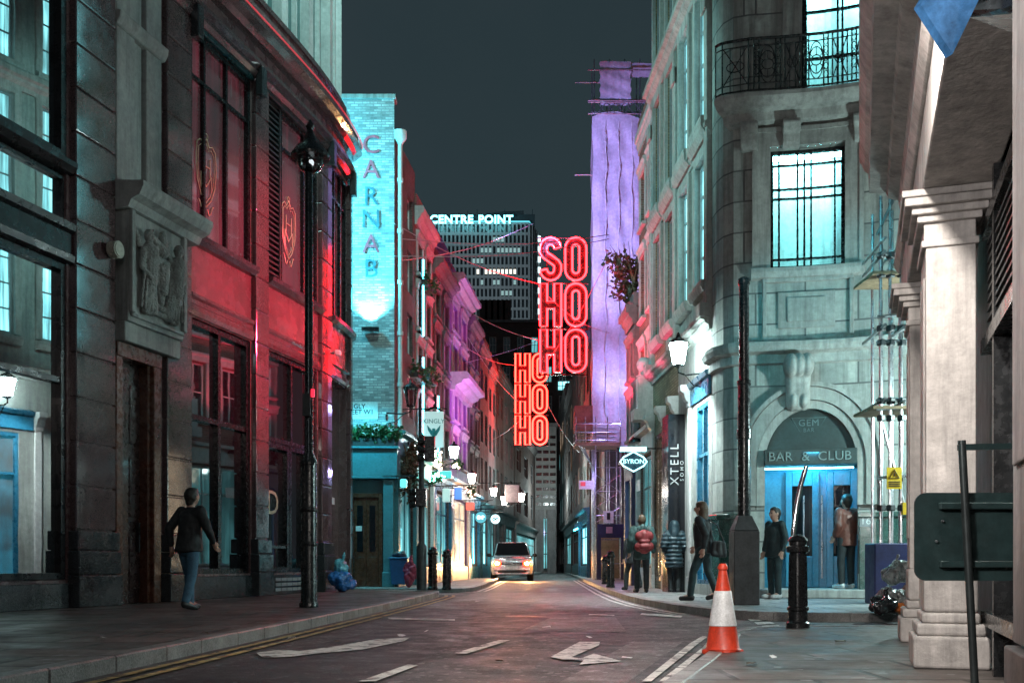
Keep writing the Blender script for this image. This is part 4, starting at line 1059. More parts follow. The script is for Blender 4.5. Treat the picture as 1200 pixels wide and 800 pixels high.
for i, (s, lb) in enumerate(((3.9, 'leggy brown shrub sprouting from the low grey parapet'), (4.4, 'smaller bushy shrub sprouting from the low grey parapet'))):
    c = R4.at(s, 9.2, -.1); t = thing('parapet_shrub', lb, 'shrub', c, 'shrubs on the parapet')
    mb = MB()
    for k in range(9): leaves(mb, c + Vector((random.uniform(-.7, .3), random.uniform(-.6, .6), random.uniform(.1, 1.3))), .35, 42, .15)
    mb.build('foliage', LEAF_B, t, recalc=False)
    mb = MB()
    for k in range(7): mb.tube([c, c + Vector((random.uniform(-.4, .2), random.uniform(-.3, .3), .6)), c + Vector((random.uniform(-.9, .3), random.uniform(-.6, .6), random.uniform(.9, 1.9)))], [.03, .02, .008], 5)
    mb.build('stem', BOARD, t)
0 and house(R5, 735, 722, 15.5, DARK_BRICK, 'dark crimson house beside the shrouded tower', 4, 2, trim=STUCCO_D, cor=.4, front=4.2, shop=MAUVE, shop_pane=PANE_D, sa=.05, sb=4.4)

# ------------------------------------------------------------------ near colonnaded building
na = thing('limestone_arcade_building', 'limestone building with square pillars and heavy overhanging cornice at the near corner', 'building', (4.5, 5, .03))
P = R1; ZR = .03
s2a, s1a = R1.s(1085), R1.s(1066)
sEnd = R1.s(1061)
sR0 = R1.s(1187) - .78
zcap0, zcap1 = R1.z(1083, 300), R1.z(1083, 240)
def pier(sa_, L_, dep, zc0, zc1, name='pillar'):
    """square pillar whose nearer corner is sa_ - L_, between the pavement and the beam"""
    mb = MB(); a, b = sa_, sa_ + L_
    mb.fbox(R1, a, b, .75, zc0, -dep, 0)
    mb.fbox(R1, a + .09, b - .09, 1.05, zc0 - .2, .001, .012)
    z = zc0
    mb.fbox(R1, a - .02, b + .02, z, z + .05, -dep - .02, .03); z += .05
    mb.fbox(R1, a, b, z, z + .13, -dep, .012); z += .13
    for k, (o, h) in enumerate(((.04, .05), (.08, .05), (.13, .06))): mb.fbox(R1, a - o, b + o, z, z + h, -dep - o, o + .02); z += h
    mb.fbox(R1, a - .15, b + .15, z, zc1, -dep - .15, .17)
    o = mb.build(name, STONE_W, na, bev=.012)
    bs_ = MB(); bs_.fbox(R1, a - .09, b + .09, ZR, .27, -dep - .09, .09)
    bs_.fbox(R1, a - .065, b + .065, .27, .36, -dep - .065, .065); bs_.fbox(R1, a - .03, b + .03, .36, .44, -dep - .03, .03); bs_.fbox(R1, a - .015, b + .015, .44, .75, -dep - .015, .015)
    bs_.build('pillar_base', STONE_W, o, bev=.025, seg=3)
    return o
pier(s2a, .62, .34, zcap0, zcap1)
pier(s1a, .55, .34, zcap0, zcap1)
s3a = R1.s(1187) - .62
mb = MB(); a, b = s3a, s3a + .62
mb.fbox(R1, a, b, .55, 4.6, -.6, .0); mb.fbox(R1, a - .09, b + .02, ZR, .42, -.62, .04); mb.fbox(R1, a + .1, b - .1, 1.1, 4.3, .001, .015)
mb.fbox(R1, a - .05, b + .01, .42, .54, -.61, .025)
mb.build('pillar', STONE_W, na, bev=.02, seg=2)
# recessed front behind the pillars: bronze shopfront
MB().fbox(R1, sR0, s2a + .3, ZR, 8.5, -.65, -.55).build('back_wall', STUCCO_D, na)
mb = MB(); 
for s in (s3a + .9, s3a + 1.7, s3a + 2.5, s3a + 3.3, s2a - .5): mb.fbox(R1, s, s + .09, ZR, 3.9, -.54, -.40)
for z in (.35, 2.35, 3.2, 3.9): mb.fbox(R1, s3a + .6, s2a + .2, z, z + .1, -.545, -.39)
f = mb.build('shopfront_frame', IRON, na)
MB().fbox(R1, s3a + .6, s2a + .2, .1, 3.9, -.53, -.5).build('pane', PANE_D, f)
mb = MB(); z = 2.5
while z < 3.15: mb.fsweep(R1, s3a + 1.0, s2a, [(-.49, z), (-.41, z - .02), (-.41, z), (-.49, z + .04)]); z += .07
mb.build('louvre', IRON_W, na)
# beam, entablature and cornice over the pillars
zb0 = zcap1
mb = MB(); mb.fbox(R1, sR0, sEnd + .42, zb0 + .002, zb0 + .5, -.45, .03); mb.fsweep(R1, sR0, sEnd + .44, [(-.45, zb0 + .5), (.05, zb0 + .5), (.1, zb0 + .58), (.1, zb0 + .66), (-.45, zb0 + .68)])
mb.build('beam', STONE_W, na, bev=.01)
MB().fbox(R1, sR0, sEnd + .4, zb0 + .68, zb0 + 1.3, -.5, -.02).build('frieze', STONE_W, na)
z0 = R1.z(1062, 225, .9) if False else 4.15
z0 = zb0 + 1.3
MB().fsweep(R1, sR0, sEnd + .72, [(-.5, z0), (.03, z0 + .02), (.05, z0 + .12), (.16, z0 + .16), (.18, z0 + .22), (.36, z0 + .24), (.37, z0 + .46), (.41, z0 + .5), (.47, z0 + .62), (.47, z0 + .7), (-.5, z0 + .74)]).build('cornice', STONE_W, na)
mb = MB(); mb.fbox(R1, sR0, sEnd + .42, z0 + .74, 9.5, -.6, -.02)
for s in (5.0, 7.1, 9.5): mb.fbox(R1, s, s + .7, z0 + .9, 9.3, -.02, .12)
mb.build('upper_wall', STONE_W, na)
for k in range(2):
    a = 5.75 + k * 2.25; window(R1, a, a + 1.4, z0 + 1.6, z0 + 4.2, -.01, na, GREY_P, WIN_CD, (.5,), (.5,), .08, .05, .1)
mb = MB(); mb.fbox(R1, sR0, sEnd + .4, ZR, 9.4, -6, -.7); mb.build('inner_mass', STUCCO_D, na)
MB().fbox(R1, sR0, sEnd + .4, zb0 + .3, zb0 + .4, -.549, -.45).build('soffit', STONE_W, na)
# hanging diamond sign and dark blind above it
s = R1.s(1110, .7)
dm = thing('diamond_sign', 'glossy blue diamond shaped hanging sign under the near cornice', 'sign', at(1108, 0, 3.6))
c = at(1108, 22, 3.6)
mb = MB(); mb.prism([c + Vector((u, v * .3, z)) for u, v, z in ((0, 0, -.14), (.11, -.1, .1), (.07, .0, .34), (-.1, .1, .05))], (.012, -.03, 0)); mb.build('panel', mat('iridescent blue panel', (.05, .16, .35), .1, metal=.4, var=.6, vs=7), dm)
MB().tube([c + Vector((0, 0, .3)), c + Vector((0, 0, .72)), c + Vector((.35, .1, .75))], .012, 8).build('hanger', IRON, dm)
aw = thing('shop_awning', 'dark scalloped canopy edge overhead above the near pillars', 'awning', at(1165, 0, 3.6))
mb = MB(); mb.prism([at(1128, 20, 3.7), at(1180, 15, 3.5), at(1225, 0, 3.3), at(1230, -40, 3.3), at(1130, -30, 3.7)], (.35, .25, .05)); mb.build('canopy', IRON, aw, bev=.02)
# ------------------------------------------------------------------ shrouded scaffold tower
st = thing('shrouded_scaffold_tower', 'tall scaffold tower wrapped in white sheeting glowing violet', 'scaffolding', (4.7, 46, .12))
Yt = 44.6
xl, xr = at(694, 0, Yt).x, at(771, 0, Yt).x
zA, zB, zC = at(0, 524, Yt).z, at(0, 138, Yt).z, at(0, 73, Yt).z
def cloth(x0, x1, y, z0, z1, nx, nz, amp, dx=0, dy=0, top=0.0):
    mb = MB(); vs = []
    for j in range(nz + 1):
        for i in range(nx + 1):
            u, v = i / nx, j / nz
            k = 1 - abs((u * 4) % 1 - .5) * 2
            vs.append((x0 + (x1 - x0) * u + dx * u + .025 * math.sin(v * 31 + u * 3), y + dy * u - amp * .6 * (.5 * math.sin(u * math.pi * 4) ** 2 + .35 * math.sin(v * 19 + u * 5) + .2 * math.sin(v * 47 + u * 23)), z0 + (z1 - z0) * v + top * math.sin(u * 5) * v))
    fs = [(j * (nx + 1) + i, j * (nx + 1) + i + 1, (j + 1) * (nx + 1) + i + 1, (j + 1) * (nx + 1) + i) for j in range(nz) for i in range(nx)]
    return mb.add(vs, fs)
cloth(xl, xr, Yt - .1, zA, zB, 40, 90, .17, top=.2).build('sheeting', SHEET, st, smooth=True, recalc=False)
cloth(0, 0, Yt, zA, zB, 16, 90, .0).v
mb = cloth(xl, xl + .05, Yt - .1, zA, zB, 20, 90, .05, dy=1.5); mb.build('side_sheeting', SHEET, st, smooth=True, recalc=False)
cloth(at(703, 0, Yt).x, at(739, 0, Yt).x, Yt - .05, zB + .5, zC, 16, 24, .1).build('upper_sheeting', SHEET, st, smooth=True, recalc=False)
cloth(at(739.5, 0, Yt).x, at(771, 0, Yt).x, Yt + .1, at(0, 90, Yt).z, zC, 14, 6, .08).build('upper_sheeting', SHEET, st, smooth=True, recalc=False)
mb = MB(); mt = MB()
for i in range(5):
    x = xl + .1 + (xr - xl - .2) * i / 4
    for y in (Yt + .15, Yt + 1.4): mb.tube([(x, y, .12), (x, y, zC + .2)], .03, 6)
z = zA
while z < zC:
    for y in (Yt + .15, Yt + 1.4): mb.tube([(xl + .05, y, z), (xr + .1, y, z)], .03, 6)
    z += 1.9
for z in (zB + .1, zB + .6, zB + 2.0, at(0, 120, Yt).z): mb.tube([(xl - .2, Yt - .15, z), (xr + .3, Yt - .15, z)], .03, 6)
for k in range(7):
    a = xl + .2 + k * .4; mb.tube([(a, Yt - .15, zB + .1), (a + .4, Yt - .15, zB + .6)], .02, 5); mb.tube([(a + .4, Yt - .15, zB + .1), (a, Yt - .15, zB + .6)], .02, 5)
for y_ in (205, 97): 
    z = at(0, y_, Yt).z; mb.tube([(xl - .75, Yt, z), (xl + .5, Yt, z)], .03, 6)
mb.build('poles', STEEL, st)
MB().box(((xl + xr) / 2 + .6, Yt + 5, zB / 2 + 1), (xr - xl - .2, 6.5, zB - 2.4)).build('core_building', STUCCO_D, st)
for i in range(1, 5):
    x = xl + (xr - xl) * i / 5; n = 76
    MB().tube([(x + .03 * math.sin(k * .5), Yt - .2 - .04 * math.sin(k * .9), zA + .2 + (zB - zA - .4) * k / n) for k in range(n + 1)], [.035 if k % 2 else .012 for k in range(n + 1)], 6).build('lacing_cord', WHITE_P, st)

# the scaffold platform and hoist frame beneath
sp_ = thing('scaffold_platform', 'steel scaffold landing with timber box and mesh legs under the violet sheeting', 'scaffolding', (4.0, 42.5, .12))
Yp = 42.6
X = lambda x: at(x, 0, Yp).x
Zp = lambda y: at(0, y, Yp).z
mb = MB()
for z in (Zp(515), Zp(506), Zp(496)):
    mb.tube([(X(675), Yp, z), (X(727), Yp, z)], .025, 6); mb.tube([(X(675), Yp, z), (X(675), Yp + 1.6, z)], .025, 6); mb.tube([(X(675), Yp + 1.6, z), (X(727), Yp + 1.6, z)], .025, 6)
for x in (675, 686, 698, 712, 727):
    mb.tube([(X(x), Yp, Zp(520)), (X(x), Yp, Zp(488))], .025, 6)
for x in (698, 727):
    for y in (Yp, Yp + 1.5): mb.tube([(X(x), y, .12), (X(x), y, Zp(515))], .03, 6)
z = .8; 
while z < Zp(545):
    mb.tube([(X(698), Yp, z), (X(727), Yp, z)], .022, 6); z += 1.0
zz = [Zp(y) for y in (612, 594, 576, 556)]
for a, b in zip(zz, zz[1:]):
    mb.tube([(X(698), Yp, a), (X(727), Yp, b)], .02, 6); mb.tube([(X(727), Yp, a), (X(698), Yp, b)], .02, 6)
for k in range(3): mb.tube([(X(677 + 4 * k), Yp + .4 * k, Zp(519)), (X(698), Yp + .4 * k, Zp(552))], .03, 6)
mb.build('tubes', STEEL, sp_)
mb = MB(); mb.box((X(701), Yp + .8, Zp(520)), (X(727) - X(675), 1.7, .12)); mb.build('deck', BOARD, sp_)
MB().box((X(685), Yp + .9, Zp(488)), (.75, 1.0, 1.05)).build('timber_box', mat('pink timber boards', (.3, .16, .14), .7, var=.3), sp_)
hd = thing('site_hoarding', 'navy blue boarded gateway of the building site with posted notices', 'hoarding', (4.1, 42, .12))
mb = MB(); mb.box(((X(699) + X(731)) / 2, Yp - .3, Zp(622)), (X(731) - X(699), .12, Zp(614) - Zp(630))); mb.box((X(701), Yp - .3, Zp(654)), (.18, .12, 1.75)); mb.box((X(729), Yp - .3, Zp(654)), (.18, .12, 1.75))
mb.build('gateway', NAVY_P, hd, bev=.01)
mb = MB(); mb.box((X(715), Yp + .9, Zp(652)), (.9, .06, 1.8)); mb.build('boards', mat('yellow stained boards', (.35, .28, .14), .6), hd)
nb = MB().box((X(712), Yp - .4, Zp(606)), (.42, .03, .5)).build('notice', WHITE_P, hd); MB().box((X(712), Yp - .42, Zp(605)), (.14, .02, .28)).build('symbol', BLK, nb)
fs_ = thing('shop_canopy_light', 'cyan glowing shop canopy far along the dark narrow street', 'shop light', (3.6, 57, 2.9))
MB().box((3.72, 57, 2.9), (.3, 3.2, .35)).build('canopy', BLUE_P, fs_, bev=.02); MB().tube([(3.55, 55.6, 2.7), (3.55, 58.4, 2.7)], .05, 6).build('tube', CYAN_T, fs_)
MB().box((X(713), Yp - .4, Zp(621)), (.26, .03, .26)).build('small_notice', mat('pink notice', (.5, .3, .4), .5), hd)
rs = thing('letting_board', 'small white board with red square fixed on the scaffold', 'sign', (X(686), Yp - .1, Zp(568)))
MB().box((X(687), Yp - .1, Zp(568)), (.62, .04, .36)).build('board', WHITE_P, rs); MB().box((X(683), Yp - .13, Zp(567)), (.2, .03, .17)).build('red_square', glow('red square', (.8, .03, .05), .5), rs)

# ------------------------------------------------------------------ the far buildings
ct = thing('office_tower', 'distant concrete office tower with glowing cyan lettering along its top', 'tower', (-8, 350, 0))
Yc = 340.0; xL, xR = at(505, 0, Yc).x, at(620, 0, Yc).x; zT = at(0, 262, Yc).z; zTT = at(0, 248, Yc).z
STAIR_L = glow('stair light', (.7, .95, 1), 1.1)
CONC = mat('pale precast concrete', (.34, .35, .36), .7, var=.15, vs=.05)
GLS = mat('tower glass', (.02, .025, .03), .1, ior=1.8)
mb = MB(); xs1 = at(632, 0, Yc + 14).x
mb.prism([(xL, Yc, 0), (xR, Yc, 0), (xs1, Yc + 14, 0), (xL, Yc + 14, 0)], (0, 0, zT)); mb.build('body', GLS, ct)
mb = MB(); nz = 32; fh = zT / nz
def tw(u, z, d=0):       # along the two visible faces, u 0..1 front, 1..2 side
    if u <= 1: return Vector((xL + (xR - xL) * u, Yc - d, z))
    v = u - 1; n = Vector((14, -(xs1 - xR), 0)).normalized(); return Vector((xR + (xs1 - xR) * v, Yc + 14 * v, z)) + n * d
for k in range(nz + 1):
    z = k * fh
    mb.box(((xL + xR) / 2, Yc - .3, z), (xR - xL, .7, .9)); mb.bar(tw(1, z, .2), tw(2, z, .2), .7, .9)
for i in range(25):
    x = xL + (xR - xL) * i / 24; mb.box((x, Yc - .35, zT / 2), (.55, .9, zT))
for i in range(7): p = tw(1 + i / 6, 0, .3); mb.box((p.x, p.y, zT / 2), (.7, .7, zT))
mb.build('concrete_grid', CONC, ct)
for k in range(14, nz):
    p = tw(1.75, k * fh + fh * .5, .5); MB().box(p, (1.6, 2, fh * .4)).build('stair_light', STAIR_L, ct)
mb = MB(); mb.box(((xL + xR) / 2 + 2, Yc + 8, (zT + zTT) / 2), (xR - xL, 11, zTT - zT)); mb.box((xR - 8, Yc + 6, zTT + .4), (12, 5, 1)); mb.tube([(xR - 12, Yc + 5, zTT + 1.2), (xR - 2, Yc + 5, zTT + 1.8)], .25, 6)
for k in range(9): mb.tube([(xL + 9 + k * 3.1, Yc + 4, zTT), (xL + 9 + k * 3.1, Yc + 4, zTT + 1.2 + (k % 3) * .5)], .12, 5)
mb.build('plant_room', mat('dark plant room', (.03, .05, .06), .6), ct)
TSIGN = glow('tower sign cyan', (.22, .9, 1), 2.6)
for wd, x_ in (('CENTRE', 530), ('POINT', 581)): MB().text(wd, (at(x_, 0, Yc).x, Yc - 4, at(0, 262.5, Yc).z), (1, 0, 0), (0, 0, 1), 3.7, .4, 1.06, bold=.1).build('sign_letters', TSIGN, ct)
mb = MB(); mb.tube([(xL, Yc - 1.2, zT + .3), (xR, Yc - 1.2, zT + .3), (xs1, Yc + 13, zT + .3)], .22, 6); mb.build('roof_light_line', glow('roof line cyan', (.1, .6, .7), .8), ct)
LITW = [glow('lit office windows', (.9, .85, .72), 1.0), glow('teal lit office windows', (.3, .5, .5), .45)]
for row, cols, m in ((317, range(11, 21), 0), (289, range(12, 22), 1), (303, range(10, 13), 1), (331, (12, 15, 16, 20), 1), (345, range(17, 20), 1), (275, range(14, 18), 1)):
    k = int(at(0, row, Yc).z / fh)
    for c in cols:
        if random.random() < .85:
            x = xL + (xR - xL) * c / 24; MB().box((x + .7, Yc - .15, k * fh + fh * .5), (.85, .2, fh * .42)).build('lit_window', LITW[m], ct)

def block(label, x0, x1, y0, Y, dep, m, rows, cols, wm=(PANE,), name='far_building', fr=(.5, .55), tm=STUCCO_D, roof=None, base=0, fm=WHITE_P):
    """a far block facing the camera between photo columns x0..x1, its roof line at row y0"""
    a, b = at(x0, 0, Y).x, at(x1, 0, Y).x; Ht = at(0, y0, Y).z
    P_ = Path([(a, Y), (b, Y)]); t = thing(name, label, 'building', ((a + b) / 2, Y, 0))
    ops = []; L_ = b - a
    for r in range(rows):
        for c in range(cols):
            s = L_ * (c + .5) / cols; z = base + 1 + (Ht - 1.4 - base) * (r + .1) / rows; hh = (Ht - 1.4 - base) / rows * fr[1]; ww = L_ / cols * fr[0]
            ops.append((s - ww / 2, s + ww / 2, z, z + hh))
    wall(P_, 0, L_, 0, Ht, ops, -.25, 0, dep).build('wall', m, t)
    for o in ops: window(P_, o[0], o[1], o[2], o[3], -.22, t, fm, random.choice(wm), (.5,), (.5,), .08, .06, .08)
    mb = MB(); mb.fbox(P_, -.1, L_ + .1, Ht, Ht + .3, -dep, .2); mb.build('parapet', tm, t)
    return t
t = block('dark flat roofed block behind the red neon signs', 553, 700, 378, 112, 20, DARK_BRICK, 8, 9, (PANE, PANE, PANE_D, PANE_D, PANE_D, WIN_CD))
mb = MB()
for k in range(5): a = at(566 + 7 * k, 0, 112).x; mb.box((a, 114, at(0, 366, 112).z), (.9, 2, 3.2)); mb.cyl((a, 114, at(0, 358, 112).z), (a, 114, at(0, 352, 112).z), .25, .2, 8)
mb.build('chimney', DARK_BRICK, t)
for x0, x1, y0, y1 in ((653, 671, 446, 458), (683, 697, 439, 460)):
    a, b = at(x0, 0, 111.9).x, at(x1, 0, 111.9).x; z0, z1 = at(0, y1, 111.9).z, at(0, y0, 111.9).z
    P_ = Path([(a, 111.9), (b, 111.9)]); window(P_, 0, b - a, z0, z1, 0, t, GREY_P, WIN_C, (.33, .66), (.5,), .1, .08, .1, 'lit_window')
t = block('pale modern office with rows of horizontal window bands at the street bend', 611, 652, 500, 84, 9, mat('pale concrete bands', (.3, .3, .29), .7, var=.15), 10, 5, (PANE, PANE_D, PANE_D), fr=(.8, .42), base=4.5, fm=IRON)
mb = MB()
for x in (615, 622, 632, 646): a = at(x, 0, 83.8).x; mb.box((a, 83.7, 2.6), (.7, .6, 5.2))
mb.build('columns', STUCCO_D, t)
for a_, b_ in ((616, 621), (623.5, 631), (634, 645)):
    u, v = at(a_, 0, 83.9).x, at(b_, 0, 83.9).x; P_ = Path([(u, 83.9), (v, 83.9)]); window(P_, 0, v - u, .3, 4.6, 0, t, IRON, random.choice((PANE_D, WIN_CD)), (.5,), (.3, .7), .12, .08, .1, 'shop_window')
FR = Path([(3.7, 46.5), (4.6, 105)], flip=True)
for i, (y0, y1, H_, m, lb, sp2) in enumerate(((49.5, 58, 12, DARK_BRICK, 'sooty house beyond the scaffold with a cyan shopfront', WIN_C), (58.2, 68, 14, STUCCO_D, 'grey terrace house beyond the scaffold', PANE_D), (68.2, 80, 13, DARK_BRICK, 'dark house far along the narrow street', WIN_CD), (80.2, 95, 14.5, STUCCO_D, 'farthest grey house where the street closes', PANE_D))):
    house(FR, 0, 0, H_, m, lb, 3, 3, panes=(PANE, PANE, PANE_D, WIN_CD, WIN_W), trim=STUCCO_D, cor=.2, sur=False, front=3.4, shop=BLUE_P if sp2 is WIN_C else IRON_W, shop_pane=sp2, sa=y0 - 46.5, sb=y1 - 46.5, win_mat=GREY_P)
LF = Path([(.15, 66.0), (1.9, 83.5)])
house(LF, 0, 0, 10, DARK_BRICK, 'low dark house before the banded office', 2, 3, trim=STUCCO_D, cor=.2, sur=False, front=3.4, shop=STUCCO, shop_pane=WIN_CD, sa=.1, sb=LF.L - .1, win_mat=GREY_P)

# ------------------------------------------------------------------ neon signs
def stroke(kind, w, h):
    """outline loops of a block letter, centred, (u, v)"""
    a, b = w / 2, h / 2
    def slot(hw, hh, n=10):
        pts = []
        for sg, c in ((1, hh - hw), (-1, -(hh - hw))):
            for i in range(n + 1):
                t = math.pi * i / n; pts.append((sg * hw * math.cos(t), c + sg * hw * math.sin(t)))
        return pts
    t = w * .33
    if kind == 'O': return [slot(a, b), slot(a - t, b - t)]
    if kind == 'H': return [[(-a, -b), (-a, b), (-a + t, b), (-a + t, t * .5), (a - t, t * .5), (a - t, b), (a, b), (a, -b), (a - t, -b), (a - t, -t * .5), (-a + t, -t * .5), (-a + t, -b)]]
    c = []                                                    # S : centre line, then both edges
    r = a - t / 2; cyt, cyb = b - a, -(b - a)
    for i in range(9): th = math.pi * (i / 8); c.append((r * math.cos(th), cyt + r * math.sin(th)))
    c += [(-r, cyt - .1 * h), (-r * .75, .09 * h), (0, 0), (r * .75, -.09 * h), (r, cyb + .1 * h)]
    for i in range(9): th = -math.pi * (i / 8); c.append((r * math.cos(th), cyb + r * math.sin(th)))
    l, rr = [], []
    for i, p in enumerate(c):
        q0, q1 = c[max(0, i - 1)], c[min(len(c) - 1, i + 1)]; dx, dy = q1[0] - q0[0], q1[1] - q0[1]; k = math.hypot(dx, dy) or 1
        nx, ny = -dy / k * t / 2, dx / k * t / 2; l.append((p[0] + nx, p[1] + ny)); rr.append((p[0] - nx, p[1] - ny))
    return [l + rr[::-1]]
def neon_sign(label, x0, x1, y0, y1, Y, rows, nm, tube_r, double, backm):
    c = at((x0 + x1) / 2, y1, Y); t = thing('neon_sign', label, 'neon sign', c, 'neon signs hung over the street')
    W_, H_ = at(x1, 0, Y).x - at(x0, 0, Y).x, at(0, y0, Y).z - at(0, y1, Y).z
    lw = W_ * .455; lh = H_ / len(rows) * .93
    for r, row in enumerate(rows):
        for k, ch in enumerate(row):
            o = Vector((at(x0, 0, Y).x + (lw / 2 if k == 0 else W_ - lw / 2), Y, at(0, y0, Y).z - H_ / len(rows) * (r + .5)))
            loops = stroke(ch, lw, lh)
            mb = MB()
            if len(loops) == 1: mb.prism([o + Vector((u, 0, v)) for u, v in loops[0]], (0, .18, 0))
            else:
                A, B = loops; n = len(A)
                vs = [o + Vector((u, d, v)) for L_ in (A, B) for d in (0, .18) for u, v in L_]
                fs = []
                for i in range(n):
                    j = (i + 1) % n; fs += [(i, j, 2 * n + j, 2 * n + i), (n + i, n + j, 3 * n + j, 3 * n + i), (i, n + i, n + j, j), (2 * n + i, 3 * n + i, 3 * n + j, 2 * n + j)]
                mb.add(vs, fs)
            body = mb.build('letter', backm, t)
            tb = MB()
            for L_ in loops:
                tb.tube([o + Vector((u, -.05, v)) for u, v in L_], tube_r, 6, True)
                if double: 
                    g_ = (.86, .9); tb.tube([o + Vector((u * g_[0], -.05, v * g_[1])) for u, v in L_], tube_r * .8, 6, True) if len(loops) == 1 and ch == 'H' else None
            tb.build('neon_tube', nm, body)
    mb = MB()
    for r in range(len(rows) + 1):
        z = at(0, y0, Y).z - H_ / len(rows) * r; mb.tube([(at(x0, 0, Y).x - .1, Y + .2, z), (at(x1, 0, Y).x + .1, Y + .2, z)], .025, 6)
    for x in (x0 + 8, x1 - 8): mb.tube([(at(x, 0, Y).x, Y + .2, at(0, y0 - 2, Y).z), (at(x, 0, Y).x, Y + .2, at(0, y1, Y).z)], .025, 6)
    mb.build('frame', IRON, t)
    return t
neon_sign('large red neon sign reading SO HO HO with foil filled letters', 633, 687, 277, 438, 38, ['SO', 'HO', 'HO'], NEON, .036, False, FOIL)
neon_sign('smaller lower orange red neon sign reading HO HO HO with dark letters', 604, 641, 413, 522, 55, ['HO', 'HO', 'HO'], NEON_O, .046, False, mat('dark red letter body', (.06, .01, .012), .4))
# cables strung across the street
CAB = mat('pale steel cable', (.5, .45, .46), .4, metal=.3)
wires = [((462, 262), (633, 333), 38), ((462, 300), (690, 280), 38), ((470, 280), (700, 275), 38), ((465, 306), (625, 262), 40), ((520, 345), (635, 400), 38), ((535, 400), (605, 428), 55), ((545, 425), (690, 372), 50), ((548, 395), (606, 470), 55), ((640, 470), (697, 530), 55), ((560, 520), (612, 490), 55), ((640, 425), (745, 300), 38), ((640, 345), (745, 390), 38)]
nm = ('high cable sloping down to the H of the large sign', 'level cable along the top of the large neon sign', 'faint cable above the large neon sign', 'cable rising towards the distant tower', 'short cable reaching the bottom H of the large sign', 'cable holding the top of the smaller sign', 'long cable crossing behind the large sign', 'cable dropping to the middle of the smaller sign', 'cable from the smaller sign to the scaffold', 'cable tied to the lower left of the smaller sign', 'cable rising from the large sign to the red washed house', 'cable falling from the large sign to the grey house')
for (a, b, Y), lb in zip(wires, nm):
    p, q = at(*a, Y), at(*b, Y)
    if a[0] < 560: s_ = L2.s(a[0]); h_ = L2.at(s_, 0, .05); p = at(a[0], a[1], h_.y)
    if b[0] >= 690: q = Vector((3.6, Y, q.z))
    pts = [p.lerp(q, i / 14) - Vector((0, 0, .25 * math.sin(math.pi * i / 14))) for i in range(15)]
    tag(MB().tube(pts, .014, 5).build('suspension_cable', CAB, None, loc=p), 'thin ' + lb, 'cable', 'cables strung over the street')
# ------------------------------------------------------------------ lamp columns
lp = thing('street_lamp', 'unlit tall black lamp column with bell shaped hood on the near granite side pavement', 'street lamp', (gnd(362, 711, .12)))
b0 = Vector(lp.location); Yl = b0.y
ZL = lambda y: at(0, y, Yl).z
mb = MB(); mb.lathe([(.15, 0), (.15, .06), (.125, .1), (.12, ZL(545) - .12), (.135, ZL(544) - .12), (.135, ZL(540) - .12), (.07, ZL(530) - .12), (.062, ZL(200) - .12), (.05, ZL(170) - .12)], b0, 18)
for y in (640, 600): mb.lathe([(.12, 0), (.135, .02), (.135, .06), (.12, .08)], (b0.x, b0.y, ZL(y)), 18)
mb.build('column', IRON, lp, smooth=True)
h = Vector((b0.x + .02, b0.y, 0))
mb = MB(); mb.lathe([(.30, ZL(186)), (.31, ZL(183)), (.2, ZL(172)), (.12, ZL(168)), (.07, ZL(158)), (.05, ZL(153)), (.075, ZL(149)), (.045, ZL(145)), (.01, ZL(140))], h, 24); mb.build('hood', IRON, lp, smooth=True)
mb = MB(); mb.lathe([(.2, ZL(186)), (.21, ZL(192)), (.16, ZL(199)), (.05, ZL(203))], h, 24); mb.build('globe', clear_mat('lamp globe glass', (.95, 1, 1), .9, 1.5), lp, smooth=True)
MB().ball((h.x, h.y, ZL(191)), .06).build('bulb', glow('dim bulb', (.9, .95, 1), .5), lp)
MB().box((b0.x + .07, b0.y - .05, ZL(461)), (.05, .05, .12)).build('red_indicator', glow('red lamp', (.9, .02, .05), 1.0), lp)
MB().box((b0.x - .02, b0.y - .08, ZL(475)), (.12, .05, .35)).build('cable_box', IRON_W, lp)

pc = thing('signal_column', 'stout black column on a square tapering base by the bar corner', 'lamp column', gnd(872, 708, .12))
b0 = Vector(pc.location); ZL = lambda y: at(0, y, b0.y).z
mb = MB(); hw = .21
mb.box((b0.x, b0.y, (.12 + ZL(622)) / 2), (hw * 2, hw * 2, ZL(622) - .12)); mb.add([(b0.x + u * r, b0.y + v * r, z) for r, z in ((hw, ZL(622) + .002), (.11, ZL(604))) for u, v in ((-1, -1), (1, -1), (1, 1), (-1, 1))], [(0, 1, 2, 3), (4, 7, 6, 5), (0, 4, 5, 1), (1, 5, 6, 2), (2, 6, 7, 3), (3, 7, 4, 0)])
mb.build('base', mat('scuffed grey black base', (.04, .042, .045), .5, var=.5, vs=4, bump=.2, streak=.4), pc, bev=.012)
mb = MB(); mb.lathe([(.105, ZL(605)), (.105, ZL(515)), (.125, ZL(514)), (.125, ZL(503)), (.105, ZL(502)), (.1, ZL(452)), (.115, ZL(451)), (.115, ZL(446)), (.085, ZL(445)), (.08, ZL(335)), (.1, ZL(333)), (.1, ZL(327)), (.03, ZL(324))], (b0.x, b0.y, 0), 20); mb.build('column', IRON, pc, smooth=True)
MB().box((b0.x + .06, b0.y - .1, ZL(505)), (.05, .03, .1)).build('red_light', glow('small red light', (.9, .03, .05), 1.2), pc) if False else None
